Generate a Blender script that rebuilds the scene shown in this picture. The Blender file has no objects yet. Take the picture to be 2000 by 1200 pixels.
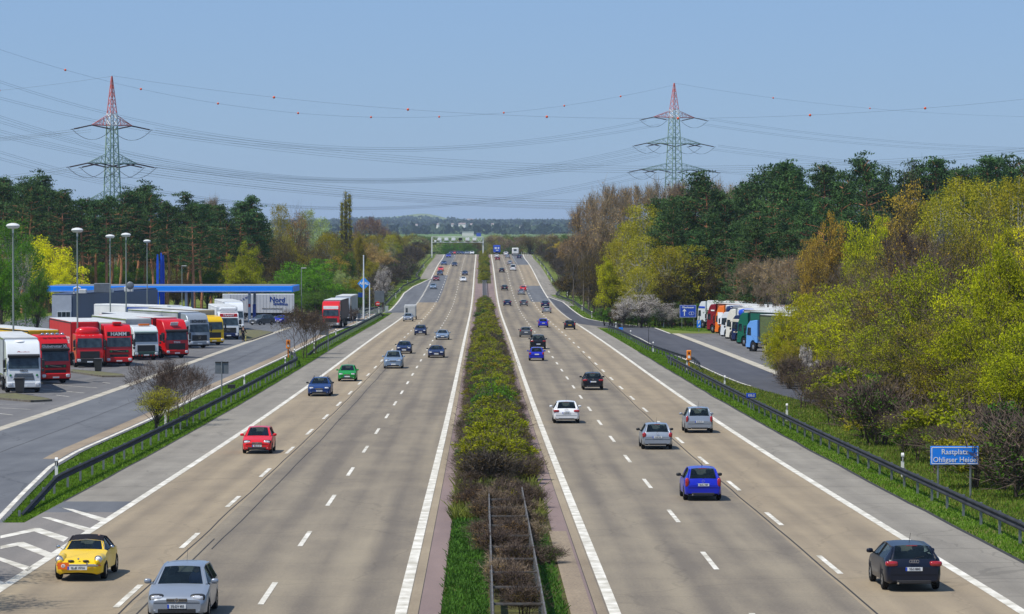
import bpy, math, random
import numpy as np
from mathutils import Vector, Matrix

# ---------------------------------------------------------------- camera, sky, sun, exposure
scene = bpy.context.scene
COL = scene.collection
F, VPX, HY, CZ, CAMX = 6170.0, 941.0, 440.0, 10.0, -0.66
cam_d = bpy.data.cameras.new('camera'); cam = bpy.data.objects.new('camera', cam_d); COL.objects.link(cam)
cam_d.sensor_width = 36.0; cam_d.lens = 36.0*F/2000.0
cam_d.clip_start = 1.0; cam_d.clip_end = 30000.0
cam.location = (CAMX, 0, CZ)
cam.rotation_euler = (math.radians(90)-math.atan((600-HY)/F), 0, -math.atan((1000-VPX)/F))
scene.camera = cam

LIGHT = Vector((0.50, 0.30, -1.0)).normalized()
world = bpy.data.worlds.new('World'); scene.world = world; world.use_nodes = True
wn = world.node_tree; wn.nodes.clear()
wo = wn.nodes.new('ShaderNodeOutputWorld'); wb = wn.nodes.new('ShaderNodeBackground')
sky = wn.nodes.new('ShaderNodeTexSky'); sky.sky_type = 'NISHITA'; sky.sun_disc = False
sky.sun_elevation = math.asin(-LIGHT.z); sky.sun_rotation = math.atan2(-LIGHT.x, -LIGHT.y)
sky.altitude = 0; sky.air_density = 1.0; sky.dust_density = 0.25; sky.ozone_density = 4.0
wb.inputs['Strength'].default_value = 0.116
tint = wn.nodes.new('ShaderNodeMix'); tint.data_type = 'RGBA'; tint.blend_type = 'MULTIPLY'
tint.inputs['Factor'].default_value = 1.0
tint.inputs[7].default_value = (0.66, 0.82, 1.10, 1)
wn.links.new(sky.outputs[0], tint.inputs[6]); 
skymix = wn.nodes.new('ShaderNodeMix'); skymix.data_type = 'RGBA'; skymix.inputs['Factor'].default_value = 0.62; skymix.inputs[7].default_value = (2.48, 3.80, 6.1, 1)   # constant blue mixed in to even out the sky's gradient
wn.links.new(tint.outputs[2], skymix.inputs[6]); wn.links.new(skymix.outputs[2], wb.inputs['Color'])
wn.links.new(wb.outputs[0], wo.inputs['Surface'])
sun_d = bpy.data.lights.new('sun', 'SUN'); sun_d.energy = 5.0; sun_d.angle = math.radians(0.5); sun_d.color = (1.0, 0.95, 0.87)
sun = bpy.data.objects.new('sun', sun_d); COL.objects.link(sun)
sun.rotation_euler = (-LIGHT).to_track_quat('Z', 'Y').to_euler(); sun.location = (-60, 0, 120)
vs = scene.view_settings; vs.view_transform = 'Standard'; vs.look = 'None'; vs.gamma = 1.0; vs.exposure = -0.10
scene.cycles.volume_bounces = 0
scene.cycles.max_bounces = 5; scene.cycles.transparent_max_bounces = 6

R = random.Random(7); NR = np.random.RandomState(7)

# ---------------------------------------------------------------- terrain profile, pixel <-> ground helpers
PC = [-1074.133, 4107.8322, -6083.862, 4406.1962, -1640.6038, 294.7763, -7.7713, 9.3554]
def drop(d):
    if d < 82: return drop(82) - 0.011*(82-d)
    if d <= 1120:
        v = 0.0
        for c in PC: v = v*d/1000 + c
        return v
    if d < 1500:
        t = d-1120
        return 10.43 + .006*t + .00006*t*t
    return 10.43 + .006*380 + .00006*380*380 + .004*min(d-1500, 500)
def zr(d): return CZ - drop(d)
def yd(d): return HY + drop(d)*F/d
def PD(py):
    a, b = 70.0, 1125.0
    for _ in range(50):
        m = (a+b)/2
        if yd(m) > py: a = m
        else: b = m
    return a
def XA(px, d): return (px-VPX)*d/F + CAMX
def P(px, py):
    d = PD(py); return XA(px, d), d
def far_y(Y):
    K = [(1500, 508), (2000, 501), (2600, 484), (4200, 464), (6300, 450), (7800, 444), (9400, 440), (12000, 437), (17000, 437)]
    for (a, ya), (b, yb) in zip(K, K[1:]):
        if Y <= b: return ya + (yb-ya)*(Y-a)/(b-a)
    return K[-1][1]
def zg(X, Y):
    if Y <= 1500: return zr(Y)
    z = CZ - (far_y(Y)-HY)*Y/F
    if Y < 1700: z = zr(1500) + (z-zr(1500))*(Y-1500)/200
    if Y > 6000:
        px = VPX + (X-CAMX)*F/Y
        h = 21*math.exp(-((px-822)/58)**2) + 9*math.exp(-((px-730)/60)**2) + 3.0*math.sin(px*.03) + 2*math.sin(px*.011+1)
        z += max(0, h)*Y/F*min(1, max(0, (Y-9400)/2400))
    return z
YSTEP = 4.0
ROWS = [24 + YSTEP*i for i in range(370)]
def interp(pts, v):
    if v <= pts[0][0]: return pts[0][1]
    for (a, x), (b, y) in zip(pts, pts[1:]):
        if v <= b: return x + (y-x)*(v-a)/(b-a)
    return pts[-1][1]

# ---------------------------------------------------------------- materials
def lin(r, g, b):
    f = lambda c: (c/255)/12.92 if c/255 <= .04045 else ((c/255+.055)/1.055)**2.4
    return (f(r), f(g), f(b))
MATS = {}
def M(name, rgb, rough=.6, metal=0.0, rgb2=None, scale=2.0, stretch=(1, 1, 1), bump=0.0, coat=0.0, spec=.5, detail=4, obj_var=0.0):
    if name in MATS: return MATS[name]
    m = bpy.data.materials.new(name); m.use_nodes = True; nt = m.node_tree; b = nt.nodes['Principled BSDF']
    b.inputs['Roughness'].default_value = rough; b.inputs['Metallic'].default_value = metal
    b.inputs['Specular IOR Level'].default_value = spec; b.inputs['Coat Weight'].default_value = coat
    b.inputs['Coat Roughness'].default_value = .05
    if rgb2 is None: rgb2 = tuple(c*.86 for c in rgb)
    tc = nt.nodes.new('ShaderNodeTexCoord'); mp = nt.nodes.new('ShaderNodeMapping'); mp.inputs['Scale'].default_value = stretch
    n = nt.nodes.new('ShaderNodeTexNoise'); n.inputs['Scale'].default_value = scale; n.inputs['Detail'].default_value = detail
    r = nt.nodes.new('ShaderNodeValToRGB'); r.color_ramp.elements[0].position = .32; r.color_ramp.elements[1].position = .68
    r.color_ramp.elements[0].color = (*rgb2, 1); r.color_ramp.elements[1].color = (*rgb, 1)
    L = nt.links.new
    L(tc.outputs['Object'], mp.inputs[0]); L(mp.outputs[0], n.inputs['Vector']); L(n.outputs[0], r.inputs[0])
    out = r.outputs[0]
    if obj_var:
        oi = nt.nodes.new('ShaderNodeObjectInfo'); hs = nt.nodes.new('ShaderNodeHueSaturation')
        mr = nt.nodes.new('ShaderNodeMapRange'); mr.inputs[3].default_value = 1-obj_var; mr.inputs[4].default_value = 1+obj_var
        mh = nt.nodes.new('ShaderNodeMapRange'); mh.inputs[3].default_value = .5-obj_var*.07; mh.inputs[4].default_value = .5+obj_var*.07
        L(oi.outputs['Random'], mr.inputs[0]); L(oi.outputs['Random'], mh.inputs[0])
        L(mr.outputs[0], hs.inputs['Value']); L(mh.outputs[0], hs.inputs['Hue']); L(out, hs.inputs['Color']); out = hs.outputs[0]
    L(out, b.inputs['Base Color'])
    if bump:
        bp = nt.nodes.new('ShaderNodeBump'); bp.inputs['Strength'].default_value = bump; bp.inputs['Distance'].default_value = .05
        L(n.outputs[0], bp.inputs['Height']); L(bp.outputs[0], b.inputs['Normal'])
    MATS[name] = m; return m
def leafmat(name, c1, c2, scale=.6, trans=.3, var=.15):
    if name in MATS: return MATS[name]
    m = M(name, c1, .75, rgb2=c2, scale=scale, spec=.12, obj_var=var)
    nt = m.node_tree; b = nt.nodes['Principled BSDF']; src = b.inputs['Base Color'].links[0].from_socket
    t = nt.nodes.new('ShaderNodeBsdfTranslucent'); mx = nt.nodes.new('ShaderNodeMixShader'); mx.inputs[0].default_value = trans
    o = nt.nodes['Material Output']
    nt.links.new(src, t.inputs[0]); nt.links.new(b.outputs[0], mx.inputs[1]); nt.links.new(t.outputs[0], mx.inputs[2])
    nt.links.new(mx.outputs[0], o.inputs[0]); return m
def roadmat(name, c_light, c_dark, joint=0.0, grain=.12, streak=.5, lanes=None, cracks=0.0, jk=.45):
    """weathered paving: long streaks, blotches, fine grain, transverse joints every `joint` metres, tyre tracks about lane centres"""
    m = bpy.data.materials.new(name); m.use_nodes = True; nt = m.node_tree; b = nt.nodes['Principled BSDF']
    b.inputs['Roughness'].default_value = .9; b.inputs['Specular IOR Level'].default_value = .25
    L = nt.links.new; N = nt.nodes.new
    tc = N('ShaderNodeTexCoord')
    def noise(sc, st, det=5):
        mp = N('ShaderNodeMapping'); mp.inputs['Scale'].default_value = st
        n = N('ShaderNodeTexNoise'); n.inputs['Scale'].default_value = sc; n.inputs['Detail'].default_value = det
        L(tc.outputs['Object'], mp.inputs[0]); L(mp.outputs[0], n.inputs['Vector']); return n.outputs[0]
    def math_(op, a, b_=None, c=None):
        n = N('ShaderNodeMath'); n.operation = op
        for i, v in enumerate((a, b_, c)):
            if v is None: continue
            if isinstance(v, (int, float)): n.inputs[i].default_value = v
            else: L(v, n.inputs[i])
        return n.outputs[0]
    s1 = noise(1.0, (1.1, .018, 1)); s2 = noise(.35, (1.4, .05, 1)); s3 = noise(14, (1, 1, 1), 3); s4 = noise(.9, (.8, .22, 1), 7)
    v = math_('MULTIPLY_ADD', s1, streak, math_('MULTIPLY', s2, 1-streak))
    v = math_('MULTIPLY_ADD', math_('SUBTRACT', s4, .5), .55, v)
    v = math_('MULTIPLY_ADD', math_('SUBTRACT', s3, .5), grain*4, v)
    sep = N('ShaderNodeSeparateXYZ'); L(tc.outputs['Object'], sep.inputs[0])
    if lanes:
        acc = None
        for cx in lanes:
            for w in (-.8, .8):
                d = math_('ABSOLUTE', math_('SUBTRACT', sep.outputs[0], cx+w))
                g = math_('MAXIMUM', math_('SUBTRACT', 1.0, math_('DIVIDE', d, .55)), 0.0)
                acc = g if acc is None else math_('ADD', acc, g)
        v = math_('MULTIPLY_ADD', acc, -.19, v)
    r = N('ShaderNodeValToRGB'); r.color_ramp.elements[0].position = .25; r.color_ramp.elements[1].position = .75
    r.color_ramp.elements[0].color = (*c_dark, 1); r.color_ramp.elements[1].color = (*c_light, 1)
    L(v, r.inputs[0]); out = r.outputs[0]
    if joint:
        fr = math_('FRACT', math_('DIVIDE', math_('ADD', sep.outputs[1], math_('MULTIPLY', s4, .1)), joint))
        k = math_('LESS_THAN', fr, .02)
        mx = N('ShaderNodeMix'); mx.data_type = 'RGBA'; L(math_('MULTIPLY', k, jk), mx.inputs[0]); L(out, mx.inputs[6])
        mx.inputs[7].default_value = tuple(c*.25 for c in c_dark)+(1,); out = mx.outputs[2]
    if cracks:
        vo = N('ShaderNodeTexVoronoi'); vo.feature = 'DISTANCE_TO_EDGE'; vo.inputs['Scale'].default_value = .13
        mp = N('ShaderNodeMapping'); mp.inputs['Scale'].default_value = (1.2, .6, 1)
        wv = N('ShaderNodeVectorMath'); wv.operation = 'MULTIPLY_ADD'; wv.inputs[1].default_value = (1.5, 1.5, 0)
        n5 = N('ShaderNodeTexNoise'); n5.inputs['Scale'].default_value = .5
        L(tc.outputs['Object'], n5.inputs['Vector']); L(n5.outputs[1], wv.inputs[0]); L(tc.outputs['Object'], wv.inputs[2])
        L(wv.outputs[0], mp.inputs[0]); L(mp.outputs[0], vo.inputs['Vector'])
        k = math_('LESS_THAN', vo.outputs[0], .006)
        mx = N('ShaderNodeMix'); mx.data_type = 'RGBA'; L(math_('MULTIPLY', k, cracks), mx.inputs[0]); L(out, mx.inputs[6])
        mx.inputs[7].default_value = tuple(c*.35 for c in c_dark)+(1,); out = mx.outputs[2]
    L(out, b.inputs['Base Color']); MATS[name] = m; return m

# ---------------------------------------------------------------- mesh builder
class MB:
    def __init__(s): s.v = []; s.f = []
    def add(s, vs, fs):
        o = len(s.v); s.v += [tuple(p) for p in vs]; s.f += [tuple(i+o for i in f) for f in fs]; return s
    def box(s, c, d, rz=0, rx=0, ch=0.0):
        hx, hy, hz = d[0]/2, d[1]/2, d[2]/2
        if ch:   # chamfered along the vertical and lengthwise edges: an octagonal prism with inset ends
            e = min(ch, hx*.9, hy*.9, hz*.9); vs = []; rings = []
            for (y, k) in ((-hy, e), (-hy+e, 0), (hy-e, 0), (hy, e)):
                a, b = hx-k, hz-k
                rings.append([(-a+e, y, -b), (a-e, y, -b), (a, y, -b+e), (a, y, b-e), (a-e, y, b), (-a+e, y, b), (-a, y, b-e), (-a, y, -b+e)])
            for r in rings: vs += r
            fs = [tuple(range(8)), tuple(range(31, 23, -1))]
            for i in range(3):
                for j in range(8): fs.append((i*8+j, i*8+8+j, i*8+8+(j+1) % 8, i*8+(j+1) % 8))
        else:
            vs = [(x, y, z) for x in (-hx, hx) for y in (-hy, hy) for z in (-hz, hz)]
            fs = [(0, 1, 3, 2), (4, 6, 7, 5), (0, 4, 5, 1), (2, 3, 7, 6), (0, 2, 6, 4), (1, 5, 7, 3)]
        m = Matrix.Rotation(rz, 3, 'Z') @ Matrix.Rotation(rx, 3, 'X')
        return s.add([m @ Vector(p) + Vector(c) for p in vs], fs)
    def tube(s, path, r, n=6, caps=True):
        path = [Vector(p) for p in path]; rs = r if isinstance(r, (list, tuple)) else [r]*len(path); vs = []
        for i, p in enumerate(path):
            t = (path[min(i+1, len(path)-1)] - path[max(i-1, 0)])
            t = t.normalized() if t.length > 1e-9 else Vector((0, 0, 1))
            u = t.cross(Vector((0, 0, 1)) if abs(t.z) < .9 else Vector((1, 0, 0))).normalized(); w = t.cross(u)
            for k in range(n):
                a = 2*math.pi*k/n + math.pi/n; vs.append(p + (u*math.cos(a) + w*math.sin(a))*rs[i])
        fs = []
        for i in range(len(path)-1):
            for k in range(n): fs.append((i*n+k, i*n+(k+1) % n, (i+1)*n+(k+1) % n, (i+1)*n+k))
        if caps: fs += [tuple(range(n-1, -1, -1)), tuple(range((len(path)-1)*n, len(path)*n))]
        return s.add(vs, fs)
    def ell(s, c, d, n=12, m=7, e=1.0):
        vs = []; pw = lambda a: math.copysign(abs(a)**e, a)
        for i in range(m+1):
            th = math.pi*i/m
            for k in range(n):
                ph = 2*math.pi*k/n
                vs.append((c[0]+d[0]*pw(math.sin(th))*pw(math.cos(ph)), c[1]+d[1]*pw(math.sin(th))*pw(math.sin(ph)), c[2]+d[2]*pw(math.cos(th))))
        fs = [(i*n+k, (i+1)*n+k, (i+1)*n+(k+1) % n, i*n+(k+1) % n) for i in range(m) for k in range(n)]
        return s.add(vs, fs)
    def prism(s, poly, x0, x1, inset=0.0):
        """outline in (y,z) extruded along x with chamfered ends"""
        n = len(poly); cy = sum(p[0] for p in poly)/n; cz = sum(p[1] for p in poly)/n
        def sh(k): return [(cy+(y-cy)*k, cz+(z-cz)*k) for y, z in poly]
        xs = [(x0, 1)] if not inset else [(x0, 1-inset), (x0+.06, 1)]
        xs += [(x1, 1)] if not inset else [(x1-.06, 1), (x1, 1-inset)]
        vs = [(x, y, z) for x, k in xs for y, z in sh(k)]
        fs = [(i*n+j, i*n+(j+1) % n, (i+1)*n+(j+1) % n, (i+1)*n+j) for i in range(len(xs)-1) for j in range(n)]
        fs += [tuple(range(n-1, -1, -1)), tuple(range((len(xs)-1)*n, len(xs)*n))]
        return s.add(vs, fs)
    def poly(s, pts): return s.add(pts, [tuple(range(len(pts)))])
    def mesh(s, name, smooth=None):
        me = bpy.data.meshes.new(name); me.from_pydata(s.v, [], s.f); me.update()
        if smooth is not None:
            me.shade_smooth(); me.set_sharp_from_angle(angle=math.radians(smooth))
        return me
    def build(s, name, mat, parent=None, smooth=None, **kw):
        return put(name, s.mesh(name, smooth), mat, parent, **kw)
def put(name, me, mat, parent=None, loc=None, rot=None, label=None, kind=None):
    o = bpy.data.objects.new(name, me); COL.objects.link(o)
    if mat is not None:
        if len(me.materials) == 0: me.materials.append(None)
        o.material_slots[0].link = 'OBJECT'; o.material_slots[0].material = mat
    if parent: o.parent = parent
    if loc is not None: o.location = loc
    if rot is not None: o.rotation_euler = rot
    if label: o['label'] = label
    if kind: o['kind'] = kind
    return o
def empty(name, label, cat, loc=(0, 0, 0), rz=0.0, group=None):
    o = bpy.data.objects.new(name, None); COL.objects.link(o); o.location = loc; o.rotation_euler = (0, 0, rz)
    o.empty_display_size = .3; tag(o, label, cat, group); return o
def tag(o, label, cat, group=None):
    o['label'] = label; o['category'] = cat
    if group: o['group'] = group
    return o
def copy_thing(root, label, loc=None, rz=None, scale=None):
    KIDS = {}
    for k in bpy.data.objects:
        pass
    c = root.copy(); COL.objects.link(c); c['label'] = label
    for ch in list(root.children):
        d = ch.copy(); COL.objects.link(d); d.parent = c
        for g in list(ch.children):
            e = g.copy(); COL.objects.link(e); e.parent = d
    if loc is not None: c.location = loc
    if rz is not None: c.rotation_euler = (0, 0, rz)
    if scale is not None: c.scale = scale
    return c
ONES = 'zeroth first second third fourth fifth sixth seventh eighth ninth tenth eleventh twelfth thirteenth fourteenth fifteenth sixteenth seventeenth eighteenth nineteenth'.split()
TENS = {2: ('twentieth', 'twenty'), 3: ('thirtieth', 'thirty'), 4: ('fortieth', 'forty'), 5: ('fiftieth', 'fifty'), 6: ('sixtieth', 'sixty'), 7: ('seventieth', 'seventy'), 8: ('eightieth', 'eighty'), 9: ('ninetieth', 'ninety')}
def nth(i):
    if i > 99: return 'hundred-and-'+nth(i-100) if i > 100 else 'hundredth'
    if i < 20: return ONES[i]
    return TENS[i//10][0] if i % 10 == 0 else TENS[i//10][1]+'-'+ONES[i % 10]
def text_mesh(s, size, ext=.004, bold=0.0):
    cu = bpy.data.curves.new('lettering', 'FONT'); cu.body = s; cu.size = size; cu.align_x = 'CENTER'; cu.align_y = 'CENTER'
    cu.extrude = ext; cu.offset = bold; cu.resolution_u = 2
    o = bpy.data.objects.new('lettering', cu); me = bpy.data.meshes.new_from_object(o)
    bpy.data.objects.remove(o); bpy.data.curves.remove(cu); me.name = 'lettering'; return me
def text(s, size, mat, parent, loc, rot=(math.pi/2, 0, 0), bold=0.0, sx=1.0):
    o = put('lettering', text_mesh(s, size, bold=bold), mat, parent, loc, rot); o.scale = (sx, 1, 1); return o
def structure(name, mb, mat, smooth=None):
    o = mb.build(name, mat, None, smooth); o['kind'] = 'structure'; return o
# ---------------------------------------------------------------- setting: ground, carriageways, markings
def fn(v): return v if callable(v) else (lambda Y: v)
def pxfn(pts):
    """boundary given as photo pixels on the ground -> X as a function of Y"""
    w = sorted((P(*p)[1], P(*p)[0]) for p in pts); return lambda Y: interp(w, Y)
def strip(mb, x0, x1, y0, y1, lift, step=YSTEP):
    x0, x1 = fn(x0), fn(x1); ys = [y0] + [y for y in ROWS if y0+.05 < y < y1-.05] + [y1]
    def zrow(y):   # the same straight rows as every other sheet
        i = (y-24)/YSTEP; a = math.floor(i); t = i-a
        return zg(0, 24+a*YSTEP)*(1-t) + zg(0, 24+(a+1)*YSTEP)*t
    vs = []; fs = []
    for y in ys:
        a, b = x0(y), x1(y)
        if b < a: b = a
        z = zrow(y)+lift; vs += [(a, y, z), (b, y, z)]
    for i in range(len(ys)-1): fs.append((2*i, 2*i+1, 2*i+3, 2*i+2))
    mb.add(vs, fs)
def band(name, x0, x1, y0, y1, mat, lift=0.0):
    mb = MB(); strip(mb, x0, x1, y0, y1, lift); return structure(name, mb, mat)
def gz(X, Y):
    if Y > 1500: return zg(X, Y)
    i = (Y-24)/YSTEP; a = math.floor(i); t = i-a
    return zg(0, 24+a*YSTEP)*(1-t) + zg(0, 24+(a+1)*YSTEP)*t

def rlw(Y): return interp([(150, 3.5), (300, 3.58), (650, 3.68), (1120, 3.72)], Y)
LI, LD1, LD2, LO = -2.74, -6.49, -10.24, -13.97
RI = 2.76
RD1 = lambda Y: RI+rlw(Y); RD2 = lambda Y: RI+2*rlw(Y); RO = lambda Y: RI+3*rlw(Y)
YE = 1490

# ground sheet
cols = sorted(set([-4200, -3200, -2000, -1200, -700, -400, -250] + list(range(-160, 161, 8)) + [250, 400, 700, 1200, 2000, 3200, 4200]))
rows = ROWS + [1520, 1580, 1650, 1700, 1800, 1950, 2150, 2400, 2700, 3100, 3600, 4200, 4900, 5600, 6300, 7000, 7800, 8600, 9400, 10000, 10600, 11200, 11800, 12400, 13200, 14500, 16500]
fc = sorted(set(cols + list(range(-1400, 1401, 40))))
g = MB(); vs = []; fs = []
for y in ROWS:
    for x in cols: vs.append((x, y, gz(x, y)-.06))
n = len(cols)
for i in range(len(ROWS)-1):
    for j in range(n-1): fs.append((i*n+j, i*n+j+1, (i+1)*n+j+1, (i+1)*n+j))
g.add(vs, fs)
gm = M('meadow_ground', lin(96, 122, 44), .95, rgb2=lin(106, 102, 56), scale=.35, detail=8, spec=.1)
structure('ground', g, gm)
h = MB(); vs = []; fs = []; hr = [ROWS[-1]-.5]+rows[len(ROWS):]; n = len(fc)
for y in hr:
    for x in fc: vs.append((x, y, zg(x, y)-.06))
for i in range(len(hr)-1):
    for j in range(n-1): fs.append((i*n+j, i*n+j+1, (i+1)*n+j+1, (i+1)*n+j))
h.add(vs, fs)
structure('hills', h, M('far_fields', lin(84, 120, 60), .95, rgb2=lin(120, 130, 80), scale=.0024, stretch=(1, .3, 1), detail=3, spec=.1), 40)

TAN = roadmat('tan_concrete', lin(158, 143, 118), lin(128, 116, 98), grain=.10, joint=5.0, jk=.16, cracks=.16, lanes=(-12.1,), streak=.6)
TANR = roadmat('tan_concrete_north', lin(158, 143, 118), lin(128, 116, 98), grain=.10, joint=5.0, jk=.16, cracks=.16, lanes=(11.5,), streak=.6)
GREY = roadmat('worn_grey_concrete', lin(146, 135, 115), lin(108, 100, 89), grain=.12, joint=5.0, jk=.16, cracks=.16, lanes=(-4.6, -8.3), streak=.5)
GREYR = roadmat('worn_grey_concrete_north', lin(146, 135, 115), lin(108, 100, 89), grain=.12, joint=5.0, jk=.16, cracks=.16, lanes=(4.55, 8.05), streak=.5)
SHO = roadmat('shoulder_concrete', lin(148, 142, 130), lin(114, 109, 100), joint=5.0, grain=.10, cracks=.25)
ASPH = roadmat('blue_grey_asphalt', lin(110, 112, 114), lin(84, 86, 90), grain=.10, cracks=.35)
ASPD = roadmat('dark_fresh_asphalt', lin(86, 87, 92), lin(64, 65, 71), grain=.08)
GORE = roadmat('gore_asphalt', lin(136, 130, 123), lin(106, 103, 99), grain=.14)
MAUVE = roadmat('red_grey_asphalt_edge', lin(141, 122, 115), lin(113, 98, 95), grain=.1)
CURB = M('pale_edge_concrete', lin(190, 183, 166), .9, rgb2=lin(155, 148, 133), scale=1.2, spec=.2)
SETT = roadmat('edge_setts', lin(162, 148, 124), lin(125, 112, 94), joint=.55)
PAINT = M('road_paint', lin(226, 222, 210), .8, rgb2=lin(176, 170, 154), scale=2.2, stretch=(1, .6, 1), detail=9, spec=.3)
TAR = M('tar_seam', lin(58, 56, 54), .8, scale=3, spec=.3)
PARK = roadmat('parking_asphalt', lin(116, 114, 112), lin(90, 89, 89), grain=.12, cracks=.4)
RUST = roadmat('old_pavement', lin(162, 146, 122), lin(116, 103, 89), joint=1.3, grain=.2)

# median
band('median_ground', -1.72, 1.72, 28, 655, M('median_soil', lin(88, 92, 46), .95, rgb2=lin(66, 58, 40), scale=1.5, detail=8, spec=.1), -.02)
band('median_paving', -1.72, 1.72, 655, 795, MAUVE)
band('median_ground', -1.72, 1.72, 795, YE, MATS['median_soil'], -.02)
for s in (-1, 1):
    q = lambda a, b: (a, b) if s > 0 else (-b, -a)
    band('edge_strip', *q(1.72, 2.28), 28, YE, MAUVE)
    band('edge_gutter', *q(2.30, 2.56), 28, YE, SETT)
    band('edge_tar_joint', *q(2.28, 2.30), 28, YE, TAR, -.004)
band('old_pavement', 1.62, 2.20, 28, 107, RUST, .004)
# carriageways
band('road', LD2+.42, -2.56, 28, YE, GREY)
band('road', 2.56, lambda Y: RD2(Y)-.42, 28, YE, GREYR)
ya, yb = PD(591), PD(538); yc = PD(517.3)
for a, b, m in ((28, ya, TAN), (ya, yb, ASPH), (yb, yc, TAN), (yc, YE, ASPH)): band('road', LO, LD2+.42, a, b, m)
y1, y2, y3 = PD(590), PD(558.5), PD(517.5)
for a, b, m in ((28, y1, TANR), (y1, y2, ASPH), (y2, y3, TANR), (y3, YE, ASPH)):
    band('road', lambda Y: RD2(Y)-.42, RO, a, b, m)
# left side: shoulder, rest area lane, parking
LSH = -16.75
Lseam = pxfn([(5, 1022), (60, 962), (110, 912), (165, 880), (310, 815), (430, 757), (560, 697), (640, 655), (700, 632), (740, 611)])
ygore = PD(980); ymerge = PD(611)
Lramp = pxfn([(735, 614), (759, 607), (787, 573), (805, 560), (838, 545)])
band('shoulder', LSH, LO, ygore, ymerge, SHO)
band('gore', -27.6, LO, 28, 111, GORE)
band('gore', LSH, LO, 111, PD(1001), GORE); band('gore', LSH, LO, PD(1001), ygore, ASPH)
band('service_road', -27.6, Lseam, 111, ymerge, ASPH)
band('parking_lot', -46, -28.3, 90, 345, PARK); band('service_road', -34, -28.3, 28, 90, ASPH)
band('parking_lot', -75, -28.3, 345, 560, ASPH)
band('service_road', -27.6, lambda Y: min(-19, Lramp(Y)), ymerge, 620, ASPH)
band('channel_strip', -28.3, -27.6, 100, 450, CURB, .004)
band('service_road', -28.3, -27.6, 28, 100, ASPH); band('service_road', -28.3, -27.6, 450, 620, ASPH)
band('on_ramp', Lramp, LO, ymerge, PD(545), ASPH)
band('shoulder', -16.9, LO, PD(545), YE, SHO)
# grass lawn beside the pump forecourt
# right side
RSH = 15.7
yg0 = PD(640)
band('shoulder', RO, RSH, 28, yg0, SHO)
Rn = pxfn([(1449, 752), (1401, 733), (1367, 717), (1319, 696), (1271, 675), (1244, 660), (1215, 648), (1185, 640)])
_Rn = Rn
Rn = lambda Y: _Rn(Y) if Y > 246 else min(22.4, _Rn(246)+(246-Y)*.06)
Rf = pxfn([(1383, 650), (1313, 644), (1180, 629), (1153, 624), (1141, 620), (1111, 598), (1101, 590), (1072, 580), (1064, 576)])
Rf2 = lambda Y: min(Rf(Y), 24.0)
def ramp_in(Y):
    if Y < yg0: return Rn(Y)
    return max(RO(Y), Rn(yg0)+(RO(Y)-Rn(yg0))*min(1, (Y-yg0)/(PD(632)-yg0)))
band('gore', RO, ramp_in, yg0, PD(632), SHO)
band('off_ramp', ramp_in, Rf2, 150, PD(576), ASPD, .004)
band('shoulder', RO, lambda Y: 16.9, PD(576), YE, SHO)
band('verge_asphalt', Rf, lambda Y: Rf(Y)+1.2, PD(598), PD(576), GORE, -.004)
band('channel_strip', 24.05, 25.0, 200, PD(652), CURB, .008)
band('parking_lot', 25.0, 46, 200, PD(652), PARK)

# --- markings, each a set of painted strips a few millimetres above the paving
def solid(name, xc, w, y0, y1, lift=.008):
    xf = fn(xc); return band(name, lambda Y: xf(Y)-w/2, lambda Y: xf(Y)+w/2, y0, y1, PAINT, lift)
def dashes(name, xc, ys, ln, w, lift=.008):
    mb = MB(); xf = fn(xc)
    for y in ys: strip(mb, lambda Y: xf(Y)-w/2, lambda Y: xf(Y)+w/2, y-ln/2, y+ln/2, lift)
    return structure(name, mb, PAINT)
solid('edge_line', LI, .30, 28, YE); solid('edge_line', RI, .30, 28, YE)
c = PD(1160); dashes('lane_line', LD1, [c+18*i for i in range(-3, 60)], 6, .16)
c = PD(1165); dashes('lane_line', LD2+.02, [c+18*i for i in range(-3, 60)], 6, .17)
c = PD(1097); dashes('lane_line', RD1, [c+18*i for i in range(-3, 60)], 6, .16)
c = PD(1105); dashes('lane_line', RD2, [c+18*i for i in range(-3, 60)], 6, .17)
solid('edge_line', LO, .30, 28, ymerge); solid('edge_line', LO, .26, PD(545), YE)
dashes('ramp_line', LO, [ymerge+4+9*i for i in range(int((PD(545)-ymerge)/9))], 4.5, .34)
solid('ramp_edge_line', lambda Y: Lramp(Y)+.25, .28, ymerge, PD(545))
solid('edge_line', RO, .30, 28, PD(637)); solid('edge_line', RO, .26, PD(583), YE)
dashes('ramp_line', RO, [PD(637)+5+9*i for i in range(int((PD(583)-PD(637))/9))], 4.5, .34)
solid('ramp_edge_line', lambda Y: Rf2(Y)-.2, .24, PD(652), PD(578), .012)
solid('service_edge_line', lambda Y: Rn(Y)+.25, .14, PD(755), yg0-8, .012)
solid('service_edge_line', lambda Y: Lseam(Y)-.3, .20, 100, ymerge-10)
band('verge_paving', lambda Y: Lseam(Y)-1.3, lambda Y: Lseam(Y)-.5, 150, ymerge-10, RUST, .003)
# seams
def seam(xc, w, y0, y1, amp, seed):
    rr = random.Random(seed); k = [(y0-10+i*5, rr.uniform(-amp, amp)) for i in range(int((y1-y0)/5)+6)]
    xf = fn(xc); return band('tar_seam', lambda Y: xf(Y)+interp(k, Y)-w/2, lambda Y: xf(Y)+interp(k, Y)+w/2, y0, y1, TAR, .004)
seam(LD2+.28, .05, 28, 300, .03, 1); seam(LD2+1.05, .045, 100, 330, .04, 2); seam(lambda Y: RD2(Y)-.30, .06, 28, 330, .03, 3)
seam(LD2+.75, .05, 28, 104, .02, 4); seam(LSH-.02, .10, ygore, 500, .03, 5); seam(-24.4, .05, 130, 500, .05, 6)
seam(RSH+.0, .16, 60, 330, .06, 8)
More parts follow.
